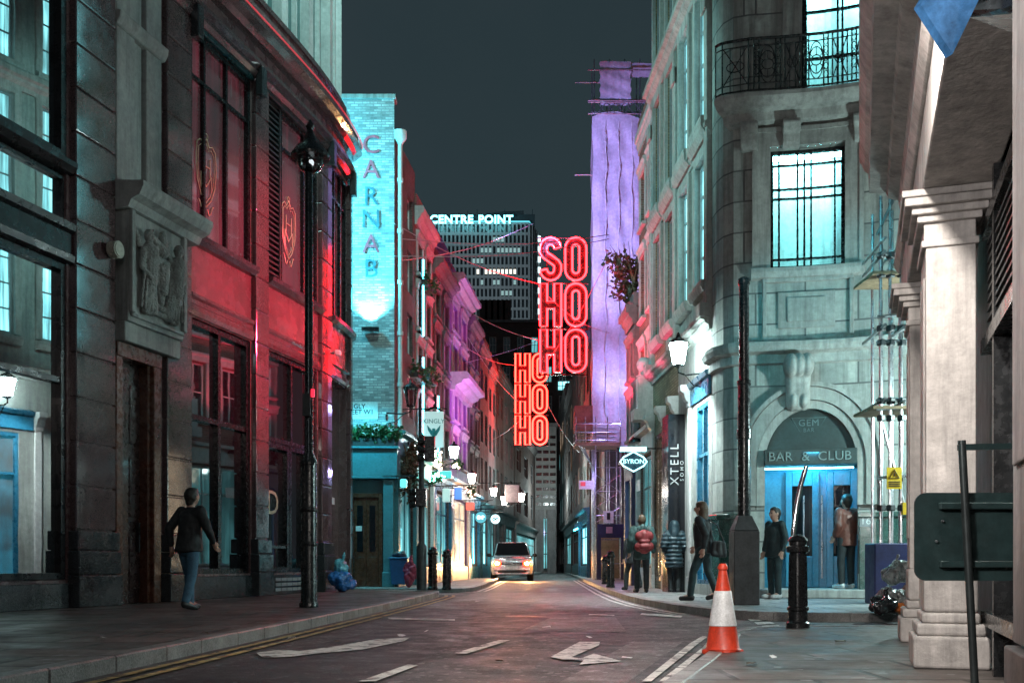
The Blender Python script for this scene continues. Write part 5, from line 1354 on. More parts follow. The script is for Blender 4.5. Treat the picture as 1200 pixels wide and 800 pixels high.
# bollards
def bollard(h, r):
    t = thing('bollard', 'x', 'bollard', (0, 0, 0), 'black cast iron bollards')
    MB().lathe([(r * 1.2, 0), (r * 1.2, .05 * h), (r, .07 * h), (r * .98, .18 * h), (r * 1.12, .19 * h), (r * 1.12, .22 * h), (r * .95, .23 * h), (r * .82, .80 * h), (r * 1.1, .81 * h), (r * 1.2, .83 * h), (r * 1.2, .87 * h), (r * .9, .885 * h), (r * .9, .92 * h), (r * 1.05, .935 * h), (r * .8, .97 * h), (r * .3, h), (.001, h)], (0, 0, 0), 24).build('post', IRON, t, smooth=True)
    mb = MB()
    for k in range(12):
        a = math.pi * k / 6; mb.tube([(r * .93 * math.cos(a), r * .93 * math.sin(a), .24 * h), (r * .84 * math.cos(a), r * .84 * math.sin(a), .79 * h)], r * .1, 5)
    mb.build('fluting', IRON, t)
    return t
bo = bollard(1.12, .115); bo.location = gnd(935, 735, .03); bo['label'] = 'black bollard at the near pavement corner with bent chrome tube behind it'
for x, y, hh, lb in ((507, 690.5, 1.12, 'fatter black bollard by the blue wheelie bin'), (523.5, 691, 1.05, 'black bollard on the kerb corner nearest the silver car'), (715.5, 688, 1.05, 'leaning dark bollard in front of the navy hoarding'), (709, 684, .95, 'short dark bollard behind the leaning one at the hoarding')):
    dup(bo, gnd(x, y, .12), random.random(), lb, hh / 1.12)
ct_ = thing('bent_tube', 'curved shiny metal tube standing behind the corner bollard', 'tube', gnd(930, 733, .03))
p = Vector(ct_.location); yy = p.y; mb = MB(); mb.tube([p, at(929, 690, yy), at(928, 650, yy), at(930, 620, yy), at(934, 590, yy), at(939, 566, yy), at(945, 546, yy)], .032, 12); mb.build('tube', mat('polished chrome', (.75, .75, .75), .12, metal=1.0, var=.05), ct_, smooth=True)
# traffic cone
pk = gnd(847, 766, 0)
tcn = thing('traffic_cone', 'orange and white traffic cone standing at the pavement edge', 'traffic cone', pk)
ORG = mat('orange cone plastic', (.62, .05, .02), .45, var=.3, vs=6, streak=.45); REFW = mat('white reflective sleeve', (.68, .69, .7), .45, var=.2, vs=9, bump=.2, bs=8, streak=.4)
hc = .80
mb = MB()
def coner(z): return .155 - (.155 - .032) * (z / hc)
sq = .185
mb.prism([pk + Vector((sq * math.cos(R(a)), sq * math.sin(R(a)), .0)) for a in (8, 82, 98, 172, 188, 262, 278, 352)], (0, 0, .045))
mb.build('base', ORG, tcn, bev=.015, seg=2)
mb = MB(); mb.lathe([(coner(.04) + .01, .046), (coner(.06), .06), (coner(.25), .25), (coner(.56), .56), (coner(.78), .74), (.044, .75), (.044, .77), (.035, .79), (.028, .80)], pk, 28); mb.build('cone', ORG, tcn, smooth=True)
MB().lathe([(coner(.25) + .001, .25), (coner(.25) + .006, .255), (coner(.56) + .006, .555), (coner(.56) + .001, .56)], pk, 28).build('white_sleeve', REFW, tcn, smooth=True)
# road sign seen from behind
rs = thing('road_sign_back', 'back of a dark rounded road sign on a thin tilted post before the pillars', 'road sign', (2.3, 5.2, .03))
Y = 5.3; p0 = at(1072, 680, Y); p1 = at(1196, 577, Y); GREYM = mat('dark grey sign back', (.028, .055, .055), .4, metal=.1, var=.3, vs=5, streak=.3)
pts = []
r = .06
for cx, cz, a0 in ((p1.x - r, p1.z - r, 0), (p0.x + r, p1.z - r, 90), (p0.x + r, p0.z + r, 180), (p1.x - r, p0.z + r, 270)):
    for k in range(7): a = R(a0 + 15 * k); pts.append(Vector((cx + r * math.cos(a), Y, cz + r * math.sin(a))))
MB().prism(pts, (0, .012, 0)).build('plate', GREYM, rs)
mb = MB()
for z in (p1.z - .07, p0.z + .085): MB().box(((p0.x + p1.x) / 2 + .05, Y - .02, z), (p1.x - p0.x - .14, .035, .035)).build('channel', GREYM, rs, bev=.004)
mb = MB(); a, b = at(1127, 516, Y - .06), at(1146, 830, Y - .06); b.z = .03; b.x = a.x + .075
mb.tube([a, b], .02, 12); mb.build('post', mat('dark green grey post', (.045, .055, .055), .4, metal=.5, var=.3), rs, smooth=True)
mb = MB(); mb.bar(at(1123, 524, Y - .06), at(1215, 522, Y - .06), .03, .03); mb.build('top_bracket', GREYM, rs)
mb = MB()
for x, y in ((1130, 594), (1130, 610), (1134, 665), (1160, 594), (1178, 665), (1097, 634), (1104, 610)): q = at(x, y, Y - .008); mb.cyl(q, q + Vector((0, -.012, 0)), .007, .006, 8)
mb.build('bolts', STEEL, rs)
# thin post signal on the left corner
sg = thing('signal_post', 'slim dark traffic signal post with black heads at the side street corner', 'traffic signal', gnd(494, 691, .12))
b0 = Vector(sg.location); ZL = lambda y: at(0, y, b0.y).z
mb = MB(); mb.lathe([(.13, .0), (.13, ZL(640) - .12), (.075, ZL(636) - .12), (.07, ZL(512) - .12), (.085, ZL(511) - .12), (.02, ZL(507) - .12)], b0, 14); mb.build('post', IRON_W, sg, smooth=True)
for y0, y1, dx in ((512, 541, .22), (573, 594, .0)):
    z0, z1 = ZL(y1), ZL(y0); mb = MB(); mb.box((b0.x + dx, b0.y - .12, (z0 + z1) / 2), (.26, .24, z1 - z0)); hd_ = mb.build('signal_head', IRON, sg, bev=.02)
    mv = MB()
    for k in range(3): mv.cyl((b0.x + dx - .14, b0.y - .1, z0 + (z1 - z0) * (k + .5) / 3), (b0.x + dx - .3, b0.y - .1, z0 + (z1 - z0) * (k + .5) / 3 - .02), .09, .1, 12)
    mv.build('hoods', IRON, hd_)
# wheelie bin and rubbish
wb = thing('wheelie_bin', 'blue wheelie bin heaped with rubbish outside the teal shopfront', 'bin', gnd(468, 687.5, .12))
b0 = Vector(wb.location); BLU = mat('blue bin plastic', (.015, .09, .24), .45, var=.2)
mb = MB(); mb.add([b0 + Vector((u * r, v * r * 1.1, z)) for r, z in ((.2, .08), (.26, .82)) for u, v in ((-1, -1), (1, -1), (1, 1), (-1, 1))], [(3, 2, 1, 0), (4, 5, 6, 7), (0, 1, 5, 4), (1, 2, 6, 5), (2, 3, 7, 6), (3, 0, 4, 7)]); mb.box(b0 + Vector((0, 0, .84)), (.58, .64, .05)); mb.build('tub', BLU, wb, bev=.02)
mb = MB()
for k in (-1, 1): mb.cyl(b0 + Vector((k * .2, .2, .1)), b0 + Vector((k * .25, .2, .1)), .1, .1, 12)
mb.build('wheel', IRON, wb)
def bag(name, label, x, y, w_, h_, m, z=.12, group=None, dz=0.0, cat='rubbish bag', knot=True):
    p = gnd(x, y, z) ; p.z += dz
    balls = [((random.uniform(-.25, .25) * w_, random.uniform(-.2, .2) * w_, h_ * random.uniform(.28, .6)), h_ * random.uniform(.28, .36), (w_ / h_ * .75, w_ / h_ * .7, .9)) for _ in range(6)]
    caps = [((0, 0, h_ * .8), (.03, 0, h_ * 1.05), .08 * h_, .05 * h_)] if knot else []
    o = blob(name, m, None, caps, balls, .02, 2, disp=(.10, .09), loc=p)
    return tag(o, label, cat, group)
BAG_T = mat('translucent blue bin liner', (.10, .36, .45), .22, var=.5, vs=5, bump=1.0, bs=9, coat=.3); BAG_B = mat('blue bin liner', (.02, .13, .38), .22, var=.5, vs=5, bump=1.0, bs=9, coat=.3)
BAG_R = mat('red sack', (.3, .02, .05), .5, var=.4, vs=6, bump=.8, bs=10); BAG_C = mat('grey clear bin liner', (.12, .13, .13), .3, var=.9, vs=9, bump=.8, bs=12); BAG_K = mat('black bin liner', (.015, .016, .018), .18, var=.5, bump=1.0, bs=10, coat=.3)
bag('rubbish_bag', 'pale turquoise rubbish bag on top of the pile by the granite pier', 402, 693, .5, .5, BAG_T, dz=.4, group='rubbish bags by the granite pier')
bag('rubbish_bag', 'blue rubbish bag at the foot of the pile by the granite pier', 399, 693.2, .62, .55, BAG_B, group='rubbish bags by the granite pier')
bag('rubbish_bag', 'bright blue slumped rubbish bag spilling onto the pavement', 409, 693.5, .5, .38, BAG_B, group='rubbish bags by the granite pier')
bag('rubbish_bag', 'crimson sack slumped against the blue wheelie bin', 481, 688, .5, .85, BAG_R)
bag('rubbish_bag', 'clear grey rubbish bag on top of the heap by the scaffold', 1050, 715, .55, .42, BAG_C, dz=.36, group='rubbish heap by the scaffold')
bag('rubbish_bag', 'large clear bag of mixed waste at the foot of the heap by the scaffold', 1050, 719, .75, .55, BAG_C, group='rubbish heap by the scaffold')
bag('rubbish_bag', 'black rubbish bag at the edge of the heap by the scaffold', 1038, 720, .45, .34, BAG_K, group='rubbish heap by the scaffold')
bag('rubbish_bag', 'orange printed carrier bag lying beside the heap of waste', 1062, 720, .34, .2, mat('orange carrier bag', (.5, .14, .03), .35, var=.5, vs=9, bump=.8, bs=12), group='rubbish heap by the scaffold')
bag('rubbish_bag', 'crumpled red lipped bag wedged behind the pillar', 1070, 716, .5, .5, mat('mottled waste bag', (.2, .14, .12), .3, var=.8, vs=10, bump=1.0, bs=12), group='rubbish heap by the scaffold')
bag('bin_liner_top', 'pale litter heaped over the rim of the blue bin', 468, 687.5, .45, .24, BAG_C, dz=.84, cat='litter', knot=False)
# scraps of litter
for x, y, z in ((238, 742, .128), (395, 752, .005), (500, 740, .005), (560, 705, .005), (640, 735, .005), (690, 747, .005), (585, 775, .005), (905, 770, .038), (735, 772, .005), (470, 745, .005), (120, 748, .128), (985, 752, .038), (342, 748, .128), (880, 778, .038)):
    q = gnd(x, y, z); a = random.random() * 3; mb = MB(); r = random.uniform(.03, .07)
    pts = [q + Vector((r * math.cos(a + t) * random.uniform(.5, 1.2), r * math.sin(a + t) * random.uniform(.5, 1.2), random.uniform(.0, .025))) for t in (0, 1.2, 2.3, 3.4, 4.6, 5.5)]
    mb.add(pts + [q + Vector((0, 0, .02))], [(i, (i + 1) % 6, 6) for i in range(6)])
    tag(mb.build('litter_scrap', random.choice((WHITE_P, CREAM, LEAF_B)), None, loc=q, recalc=False), 'tiny crumpled scrap of litter lying on the ground', 'litter', 'litter scraps on the road and pavement')
# scaffold by the side street
sc2 = thing('corner_scaffold', 'narrow galvanised scaffold with boards and couplers beside the near pillars', 'scaffolding', (6.3, 17.6, .12))
Ys = 17.2; Xs = lambda x: at(x, 0, Ys).x; Zs = lambda y: at(0, y, Ys).z
mb = MB()
for x, y0 in ((1032, 230), (1043, 215), (1056, 225), (1066, 240)):
    for dy in (0, .9): mb.tube([(Xs(x) + dy * .2, Ys + dy, .12), (Xs(x) + dy * .2, Ys + dy, Zs(y0))], .028, 8)
for y in (300, 322, 372, 402, 470, 480, 560): mb.tube([(Xs(1026), Ys - .05, Zs(y)), (Xs(1085), Ys - .05, Zs(y - 4))], .026, 8)
for y in (285, 300, 385, 470): mb.tube([(Xs(1030), Ys - .3, Zs(y)), (Xs(1040), Ys + 1.2, Zs(y))], .026, 8); mb.tube([(Xs(1052), Ys - .3, Zs(y + 3)), (Xs(1062), Ys + 1.2, Zs(y + 3))], .026, 8)
mb.tube([(Xs(1028), Ys, Zs(275)), (Xs(1048), Ys, Zs(232))], .026, 8); mb.tube([(Xs(1032), Ys, Zs(490)), (Xs(1062), Ys, Zs(600))], .026, 8)
mb.build('tubes', STEEL, sc2)
for y in (300, 322, 385, 402, 470, 490, 595):
    for x in (1032, 1043, 1056): MB().box((Xs(x), Ys - .03, Zs(y)), (.1, .12, .1), rz=.4).build('coupler', IRON_W, sc2, bev=.01)
for y in (321, 478): MB().box((Xs(1056), Ys + .4, Zs(y)), (1.0, 1.0, .05)).build('board', BOARD, sc2)
ws = thing('warning_sign', 'yellow warning sign with black triangle tied to the scaffold', 'sign', at(1048, 560, Ys - .1))
YEL = mat('yellow sign plastic', (.65, .42, .02), .45, var=.08)
q = at(1048, 560, Ys - .1); MB().box(q, (.25, .012, .36)).build('panel', YEL, ws)
mb = MB(); tz = q + Vector((0, -.01, .06)); mb.tube([tz + Vector((-.08, 0, -.06)), tz + Vector((.08, 0, -.06)), tz + Vector((0, 0, .08))], .008, 6, True); mb.box(tz + Vector((0, 0, .0)), (.014, .006, .06))
for k in range(3): mb.box(q + Vector((0, -.01, -.06 - .035 * k)), (.19, .006, .014))
mb.build('symbol', BLK, ws)
MB().box((Xs(1060), Ys - .06, Zs(596)), (.14, .1, .2)).build('yellow_clip', YEL, sc2)
jb = tag(MB().box((Xs(1050), Ys + .2, .12 + (Zs(636) - .12) / 2), (.75, .5, Zs(636) - .12)).build('site_box', NAVY_P, None, bev=.02), 'navy blue metal box at the foot of the corner scaffold', 'box')

# ------------------------------------------------------------------ lanterns and hanging signs
def lantern(label, P, x, y, out, px_h, lit=LANT, group='lit lanterns on wall brackets', arm=True, d0=.05, wall_y=None):
    """wall lantern whose glass is centred on photo point x,y and whose wall bracket reaches back to the facade"""
    # depth: the lantern stands 'out' metres off the wall
    s = P.s(x, out); c = P.at(s, 0, out); c.z = HC + (HY - y) / F * c.y
    hh = px_h * c.y / F
    t = thing('wall_lantern', label, 'lantern', c, group)
    r = hh * .33
    mb = MB(); mb.lathe([(r * .55, -hh * .5), (r * .62, -hh * .46), (r, hh * .22), (r * .98, hh * .25)], c, 6); mb.build('glass', lit, t)
    mb = MB(); mb.lathe([(r * 1.12, hh * .26), (r * 1.15, hh * .3), (r * .5, hh * .46), (r * .28, hh * .5), (r * .2, hh * .6), (.01, hh * .68)], c, 12); mb.build('cap', IRON, t, smooth=True); MB().lathe([(.02, -hh * .62), (r * .6, -hh * .56), (r * .66, -hh * .51)], c, 12).build('base', IRON, t, smooth=True)
    mb = MB(); n = P.nrm(s); wp = c - n * (out - d0); zb_ = -hh * .62
    mb.tube([c + Vector((0, 0, zb_)), c + Vector((0, 0, zb_ - .1)) , c - n * out * .3 + Vector((0, 0, zb_ - .16)), wp + Vector((0, 0, zb_ - .12))], .02, 6)
    mb.tube([c - n * out * .2 + Vector((0, 0, zb_ - .12)), c - n * out * .6 + Vector((0, 0, zb_ - .38)), wp + Vector((0, 0, zb_ - .42))], .014, 6)
    mb.disc(wp + Vector((0, 0, zb_ - .25)), .1, n, 10, .03)
    mb.build('bracket', IRON, t)
    return t
lantern('bright white lantern on the pale stone wall above the black lettered panel', R3, 795, 411, .55, 32)
lantern('unlit grey lantern hanging below the painted flank corner', L2, 481.5, 462, .75, 26, clear_mat('unlit lantern glass', (.6, .7, .7), .9, 1.6))
lantern('white lantern on the crimson cornice house', L2, 532, 528, .9, 17)
lantern('white lantern on the purple house', L2, 553, 559, .9, 14, LANT_W)
lantern('white lantern at the left of the hanging board', L3, 578.5, 575, .9, 12, LANT_W)
lantern('white lantern directly beside the hanging board', L3, 591, 585, 1.2, 12, LANT_W)
lantern('white lantern at the far edge of the hanging board', L3, 611, 581, 2.0, 12, LANT_W)

def hang_sign(name, label, P, x, y, w_, h_, out, mk, thick=.1, cat='hanging sign', group='hanging signs'):
    s = P.s(x, out); c = P.at(s, 0, out); c.z = HC + (HY - y) / F * c.y
    t = thing(name, label, cat, c, group); k = c.y / F; n = P.nrm(s)
    mb = MB(); zt_ = h_ * k / 2 + .08; mb.tube([c - n * (out - .03) + Vector((0, 0, zt_)), c + n * .4 + Vector((0, 0, zt_))], .02, 6)
    for u in (-.2, .2): mb.tube([c + n * u + Vector((0, 0, zt_)), c + n * u + Vector((0, 0, zt_ - .1))], .01, 5)
    mb.build('bracket', IRON, t)
    mk(t, c, w_ * k, h_ * k, n); return t
def round_sign(m, ink):
    def f(t, c, w_, h_, n):
        b = MB().cyl(c + Vector((0, -.07, 0)), c + Vector((0, .07, 0)), w_ / 2, w_ / 2, 28).build('rim', IRON, t)
        MB().cyl(c + Vector((0, -.085, 0)), c + Vector((0, -.071, 0)), w_ / 2 * .88, w_ / 2 * .88, 28).build('face', m, b)
        mb = MB()
        mb.tube([c + Vector((w_ * .25 * math.cos(a), -.09, w_ * .12 * math.sin(2 * a))) for a in [i * .42 for i in range(14)]], .03, 5); mb.build('emblem', ink, t)
    return f
INK = mat('dark sign ink', (.01, .04, .06), .4); INKW = glow('white sign ink', (.6, 1, 1), 2.0)
hang_sign('round_sign', 'round teal glowing sign with white squiggle on the left row', L2, 562.5, 606, 16, 16, .35, round_sign(glow('teal sign face', (.02, .3, .38), .9), INKW)) if False else hang_sign('round_sign', 'round teal glowing sign with white squiggle on the left row', L3, 563.5, 606, 15, 15, .6, round_sign(glow('teal sign face', (.02, .3, .38), .9), INKW))
hang_sign('round_sign', 'round white glowing sign near the silver car', L3, 580.5, 608, 12, 12, .9, round_sign(SIGN_W, INK))
def board(m, txt, ink, size, top=None):
    def f(t, c, w_, h_, n):
        b = MB().box(c, (w_, .07, h_)).build('board', m, t, bev=.01)
        mb = MB(); mb.text(txt, c + Vector((0, -.045, h_ * .22)), (1, 0, 0), (0, 0, 1), size * h_, .01); 
        mb.build('lettering', ink, b)
        if top: top(t, c, w_, h_, b)
    return f
PUBW = glow('white sign with lamplight glow', (.6, .9, .9), .28, (.6, .66, .64)); PUBG = mat('green blue sign ink', (.02, .22, .22), .4)  # board's own glow stands in for lamplight falling on it
def bird(t, c, w_, h_, b):
    mb = MB()
    wing = lambda k: [c + Vector((k * u * w_, -.05, v * h_)) for u, v in ((0, -.12), (.12, -.02), (.34, .12), (.3, -.02), (.14, -.17), (0, -.2))]
    mb.prism(wing(1), (0, -.012, 0)); mb.prism(wing(-1), (0, -.012, 0)); mb.tube([c + Vector((0, -.055, .02 * h_)), c + Vector((0, -.055, -.24 * h_))], .05, 6)
    mb.text('ARMS', c + Vector((0, -.045, -h_ * .38)), (1, 0, 0), (0, 0, 1), .16 * h_, .01) if False else None
    mb.build('bird_emblem', PUBG, b)
    mb = MB(); mb.tube([c + Vector((u * w_, 0, v * h_)) for u, v in ((-.5, .5), (-.3, .54), (-.15, .6), (0, .62), (.15, .6), (.3, .54), (.5, .5))], .03, 5); mb.build('crest_rail', IRON, b)
hang_sign('pub_sign', 'white pub board with blue bird under the word KINGLY', L2, 508.5, 503, 23, 42, 1.0, board(PUBW, 'KINGLY', PUBG, .17, bird))
hang_sign('hanging_board', 'pale lettered hanging board between far lanterns', L3, 600, 578, 18, 22, 1.7, board(mat('pale pink board', (.5, .4, .38), .5), 'TEA', PUBG, .2)) if False else hang_sign('hanging_board', 'pale hanging board between far lanterns', L3, 600, 578, 17, 21, 1.7, lambda t, c, w_, h_, n: MB().box(c, (w_, .08, h_)).build('board', mat('pale pink board', (.5, .4, .38), .5), t, bev=.02))
def light_cluster(label, x, y, w_, h_, Y, m, n=16, name='garland_light'):
    c = at(x, y, Y); t = thing(name, label, 'garland', c, 'festive garlands on the left row'); k = Y / F
    mb = MB(); leaves(mb, c, w_ * k * .5, 130, .12, (1, .5, h_ / w_)); mb.build('greenery', LEAF, t, recalc=False)
    for i in range(n): MB().ball(c + Vector((random.uniform(-.5, .5) * w_ * k, random.uniform(-.35, -.1), random.uniform(-.5, .5) * h_ * k)), .035, 6, 4).build('bulb', m, t)
    s = L2.s(x); w0 = L2.at(s, c.z, 0); MB().tube([c, w0], .02, 5).build('bracket', IRON, t)
WB = glow('warm fairy bulbs', (1, .75, .5), 14); CB = glow('green cyan fairy bulbs', (.2, 1, .8), 10)
light_cluster('bushy garland of warm and white bulbs under the pub board', 510, 540, 16, 26, 35.5, WB, 26)
light_cluster('green cyan lit garland beneath the warm bulbs', 512, 560, 18, 14, 35, CB, 20)
light_cluster('small flowery garland by the white lantern of the crimson house', 536, 545, 12, 12, 38.5, WB, 8)
light_cluster('hanging basket with pink bulbs beside the round teal sign', 552, 576, 12, 16, 42, glow('pink fairy bulbs', (1, .4, .3), 6), 8)
# small colourful projecting signs on the left row
for i, (x, y, w_, h_, m, lb) in enumerate(((496, 579, 10, 16, mat('mottled round sign', (.5, .35, .36), .5, var=.5, vs=12), 'round edged cream sign behind the signal post'), (523, 580, 9, 16, PUBW, 'white oval sign under the garland'), (521, 556, 16, 9, glow('teal box sign', (.05, .5, .5), .8), 'dark box sign with teal light by the garland'), (551, 593, 10, 9, glow('red box sign', (.8, .08, .04), .9), 'small red lit box sign low on the left row'), (537, 578, 9, 14, glow('blue box sign', (.05, .2, .7), .8), 'blue lit box sign on the crimson house'), (473, 566, 8, 10, glow('green blue box sign', (.1, .55, .6), 1.0), 'small teal lit box sign under the creeper'))):
    hang_sign('box_sign', lb, L2, x, y, w_, h_, .6, (lambda mm: lambda t, c, a, b, n: MB().box(c, (a, .16, b)).build('face', mm, t, bev=.03))(m), group='small projecting signs on the left row')
# BYRON
def byron(t, c, w_, h_, n):
    d = [(-.5, 0), (-.38, .22), (0, .5), (.38, .22), (.5, 0), (.38, -.22), (0, -.5), (-.38, -.22)]
    q = lambda u, v, y: c + Vector((u * w_, y, v * h_))
    b = MB().prism([q(u, v, -.06) for u, v in d], (0, .14, 0)).build('panel', mat('deep blue sign panel', (.01, .06, .09), .3), t)
    mb = MB(); mb.tube([q(u * .97, v * .95, -.08) for u, v in d], .02, 6, True)
    mb.text('BYRON', q(0, .0, -.085), (1, 0, 0), (0, 0, 1), h_ * .31, .02, 1.0); mb.build('lettering', glow('white cyan sign letters', (.4, .95, 1), 1.6), b)
    mb = MB(); mb.box(q(0, .62, 0), (w_ * .95, .16, .1)); mb.build('sign_lamp', glow('sign lamp', (.3, .9, 1), 2.5), t)
hang_sign('diamond_shop_sign', 'diamond shaped glowing sign reading BYRON on the red washed side', R4, 742, 541, 32, 24, 1.0, byron)
nmp = tag(MB().fbox(R4, 2.0, 2.7, R4.z(750, 575), R4.z(750, 562), .03, .05).build('street_plate', WHITE_P, None), 'white street plate on the wall below the diamond sign', 'street sign')
fl_ = thing('flood_lamp', 'dark domed lamp hanging beside the diamond sign', 'lamp', at(749, 514, 31)); q = at(749, 514, 31)
MB().lathe([(.32, -.12), (.3, -.05), (.16, .1), (.06, .2), (.03, .5)], q, 16).build('shade', IRON, fl_, smooth=True)
# ------------------------------------------------------------------ people (facing +y before they are turned)
SKIN = mat('skin', (.42, .24, .18), .5, var=.1, vs=8)
HAIR_D = mat('dark hair', (.02, .014, .01), .45, var=.4, vs=20, bump=.4, bs=60)
HAIR_B = mat('brown hair', (.07, .04, .022), .45, var=.4, vs=20, bump=.4, bs=60)
SHOE = mat('dark shoes', (.02, .02, .022), .4); SHOE_W = mat('white trainers', (.6, .6, .6), .5)
EYE = mat('eye', (.02, .015, .01), .2)
V = Vector
def person(label, loc, rz, H, legs, arms, coat, trous, shoe=SHOE, hair=HAIR_D, lean=0.0, coat_len=.78, puff=0.0, hood=None, sleeve=None, long_hair=False, hem_r=.2, head_turn=0.0, group=None, female=False):
    k = H / 1.75
    t = thing('person', label, 'person', (0, 0, 0), group)
    ln = V((0, lean, 0))
    sw = .175 if female else .182
    pel, wai, che, nek, hed = V((0, 0, .93)), V((0, 0, 1.08)) + ln * .4, V((0, .0, 1.30)) + ln * .8, V((0, -.01, 1.48)) + ln, V((0, .02, 1.635)) + ln * 1.15
    fwd = V((math.sin(head_turn), math.cos(head_turn), 0)); sidev = V((fwd.y, -fwd.x, 0))
    J = {}
    for sd, (kn, ft) in zip((-1, 1), legs):
        hip = V((sd * .095, 0, .91)); ank = V((sd * .09 + ft[0], ft[1], .09 + ft[2])); kne = V((sd * .1 + ft[0] * .5, (ft[1]) * .5 + kn, .5 + ft[2] * .55))
        J[sd] = (hip, kne, ank, ank + V((sd * .02, .17, -.05 - (0.04 if ft[2] > .02 else 0))))
    A = {}
    for sd, (el, ha) in zip((-1, 1), arms):
        sh = V((sd * sw, 0, 1.43)) + ln * .95
        A[sd] = (sh, V(el), V(ha))
    # body: one continuous surface, hands with five fingers
    caps = [(pel, wai, .135, .12), (wai, che, .12, .14), (che, nek, .13, .06), (nek, hed - V((0, .01, .06)), .058, .055)]
    balls = [(hed, .105, (.8, 1.0, 1.16)), (hed + fwd * .03 - V((0, 0, .075)), .06, (.85, .9, .8)), (hed + fwd * .108 - V((0, 0, .015)), .02, (.8, 1.1, 1.4))]
    for sd in (-1, 1):
        balls.append((hed + sidev * sd * .088 - fwd * .005, .028, (.45, .8, 1.2)))
        h, kn, an, to = J[sd]; caps += [(h, kn, .085, .055), (kn, an, .055, .038), (an, to, .042, .034)]
        s_, e, w_ = A[sd]; caps += [(che + V((sd * .07, 0, .08)), s_, .075, .06), (s_, e, .052, .04), (e, w_, .04, .027)]
        d = (w_ - e).normalized(); side = d.cross(V((0, 1, 0))); side = side.normalized() if side.length > .2 else V((1, 0, 0))
        pl = w_ + d * .05; caps.append((w_, w_ + d * .085, .03, .036))
        fw = d.cross(side).normalized()
        for i, L_ in enumerate((.075, .085, .08, .06)):
            b_ = w_ + d * .09 + fw * (-.032 + .021 * i); m_ = b_ + d * L_ * .55 - side * sd * -.012; caps += [(b_, m_, .0115, .011), (m_, m_ + d * L_ * .4 - side * sd * -.03, .011, .009)]
        tb = w_ + d * .03 - fw * .03; caps += [(tb, tb + d * .04 - fw * .03, .014, .012), (tb + d * .04 - fw * .03, tb + d * .075 - fw * .034, .012, .010)]
    body = blob('body', SKIN, t, caps, balls, .0085, 3)
    mb = MB()
    for sd in (-1, 1): mb.ball(hed + fwd * .094 + sidev * sd * .034 + V((0, 0, .012)), .012, 8, 6)
    mb.build('eyes', EYE, body)
    # trousers
    cp = [(pel + V((0, 0, -.02)), wai, .15, .14)]
    for sd in (-1, 1): h, kn, an, to = J[sd]; cp += [(h, kn, .1, .072), (kn, an + V((0, 0, .02)), .072, .062), (pel, h, .13, .1)]
    blob('trousers', trous, t, cp, (), .012, 5, disp=(.012, .12))
    for sd in (-1, 1):
        h, kn, an, to = J[sd]; blob('shoe', shoe, t, [(an - V((0, .03, .03)), to, .05, .044), (an - V((0, .0, .0)), an + V((0, 0, .05)), .052, .05), (an - V((0, .04, .055)), to - V((0, 0, .012)), .034, .03)], (), .01, 2)
    # coat or jacket
    p_ = puff
    hemz = coat_len
    cp = [(V((0, 0, hemz)), wai, hem_r + p_, .165 + p_), (wai, che, .165 + p_, .175 + p_), (che, nek - V((0, 0, .05)), .165 + p_, .085 + p_ * .5)]
    cp += [(V((sx_, 0, hemz)), V((sx_ * .9, 0, 1.3)) + ln * .8, hem_r * .8, .13 + p_) for sx_ in (-.045, .045)]
    for sd in (-1, 1):
        s_, e, w_ = A[sd]; d = (w_ - e).normalized(); cp += [(che + V((sd * .06, 0, .05)), s_, .12 + p_, .082 + p_), (s_, e, .08 + p_, .065 + p_), (e, w_ - d * .02, .065 + p_, .048 + p_ * .7)]
    def cut(mb): pass
    c = blob('coat', coat, t, cp, (), .013, 4, disp=(.022 + p_ * .4, .09))
    for v in c.data.vertices:
        if v.co.z < hemz - .01: v.co.z = hemz - .01 + (v.co.z - hemz + .01) * .15
    if puff > .03:
        for v in c.data.vertices:
            w = math.sin((v.co.z - .7) * 62); nrm = v.normal; v.co += nrm * .012 * w
    if hood is not None:
        if hood[0] == 'up':
            blob('hood', coat, c, [(nek - V((0, .05, .04)), hed - V((0, .03, 0)), .13, .14)], [(hed - V((0, .03, -.02)), .145, (.95, 1, 1.1))], .014, 3, disp=(.02, .08))
            mb = MB(); tb_ = [hed + V((.14 * math.cos(a), .04 + .03 * math.cos(a) ** 2, .02 + .165 * math.sin(a))) for a in [i * math.pi / 10 for i in range(20)]]
            fur = MB(); fur.tube(tb_, .045, 8, True)
            f = fur.build('fur_trim', hood[1], c); 
            mf = MB()
            for q in tb_:
                for _ in range(16):
                    d = V((random.gauss(0, 1), random.gauss(0, 1), random.gauss(0, 1))).normalized(); mf.bar(q + d * .03, q + d * random.uniform(.06, .1), .008)
            mf.build('fur_tuft', hood[1], c)
        else:
            blob('hood', coat, c, [(nek + V((-.07, -.07, -.03)), nek + V((.07, -.07, -.03)), .07, .07), (nek + V((0, -.12, -.1)), nek + V((0, -.08, 0)), .06, .08)], (), .012, 3)
    hb = [(hed + V((0, -.018, .022)) - fwd * .01, .112, (.86, 1.0, 1.1)), (hed + V((0, 0, .075)), .085, (.95, 1.05, .8))]
    hc_ = [(hed - fwd * .05, hed - fwd * .05 - V((0, 0, .27)), .1, .07)] if long_hair else [(hed - fwd * .05, hed - fwd * .055 - V((0, 0, .08)), .085, .06)]
    hr = blob('hair', hair, t, hc_, hb, .011, 3, disp=(.012, .04))
    for v in hr.data.vertices:      # clear the face
        r_ = v.co - hed
        if r_.dot(fwd) > .055 and r_.z < .065: v.co -= fwd * (r_.dot(fwd) - .055)
    t.location = loc; t.rotation_euler = (0, 0, rz); t.scale = (k,) * 3
    t['pose'] = 'standing'
    return t
def at_foot(x, y, z=.12): return gnd(x, y, z)
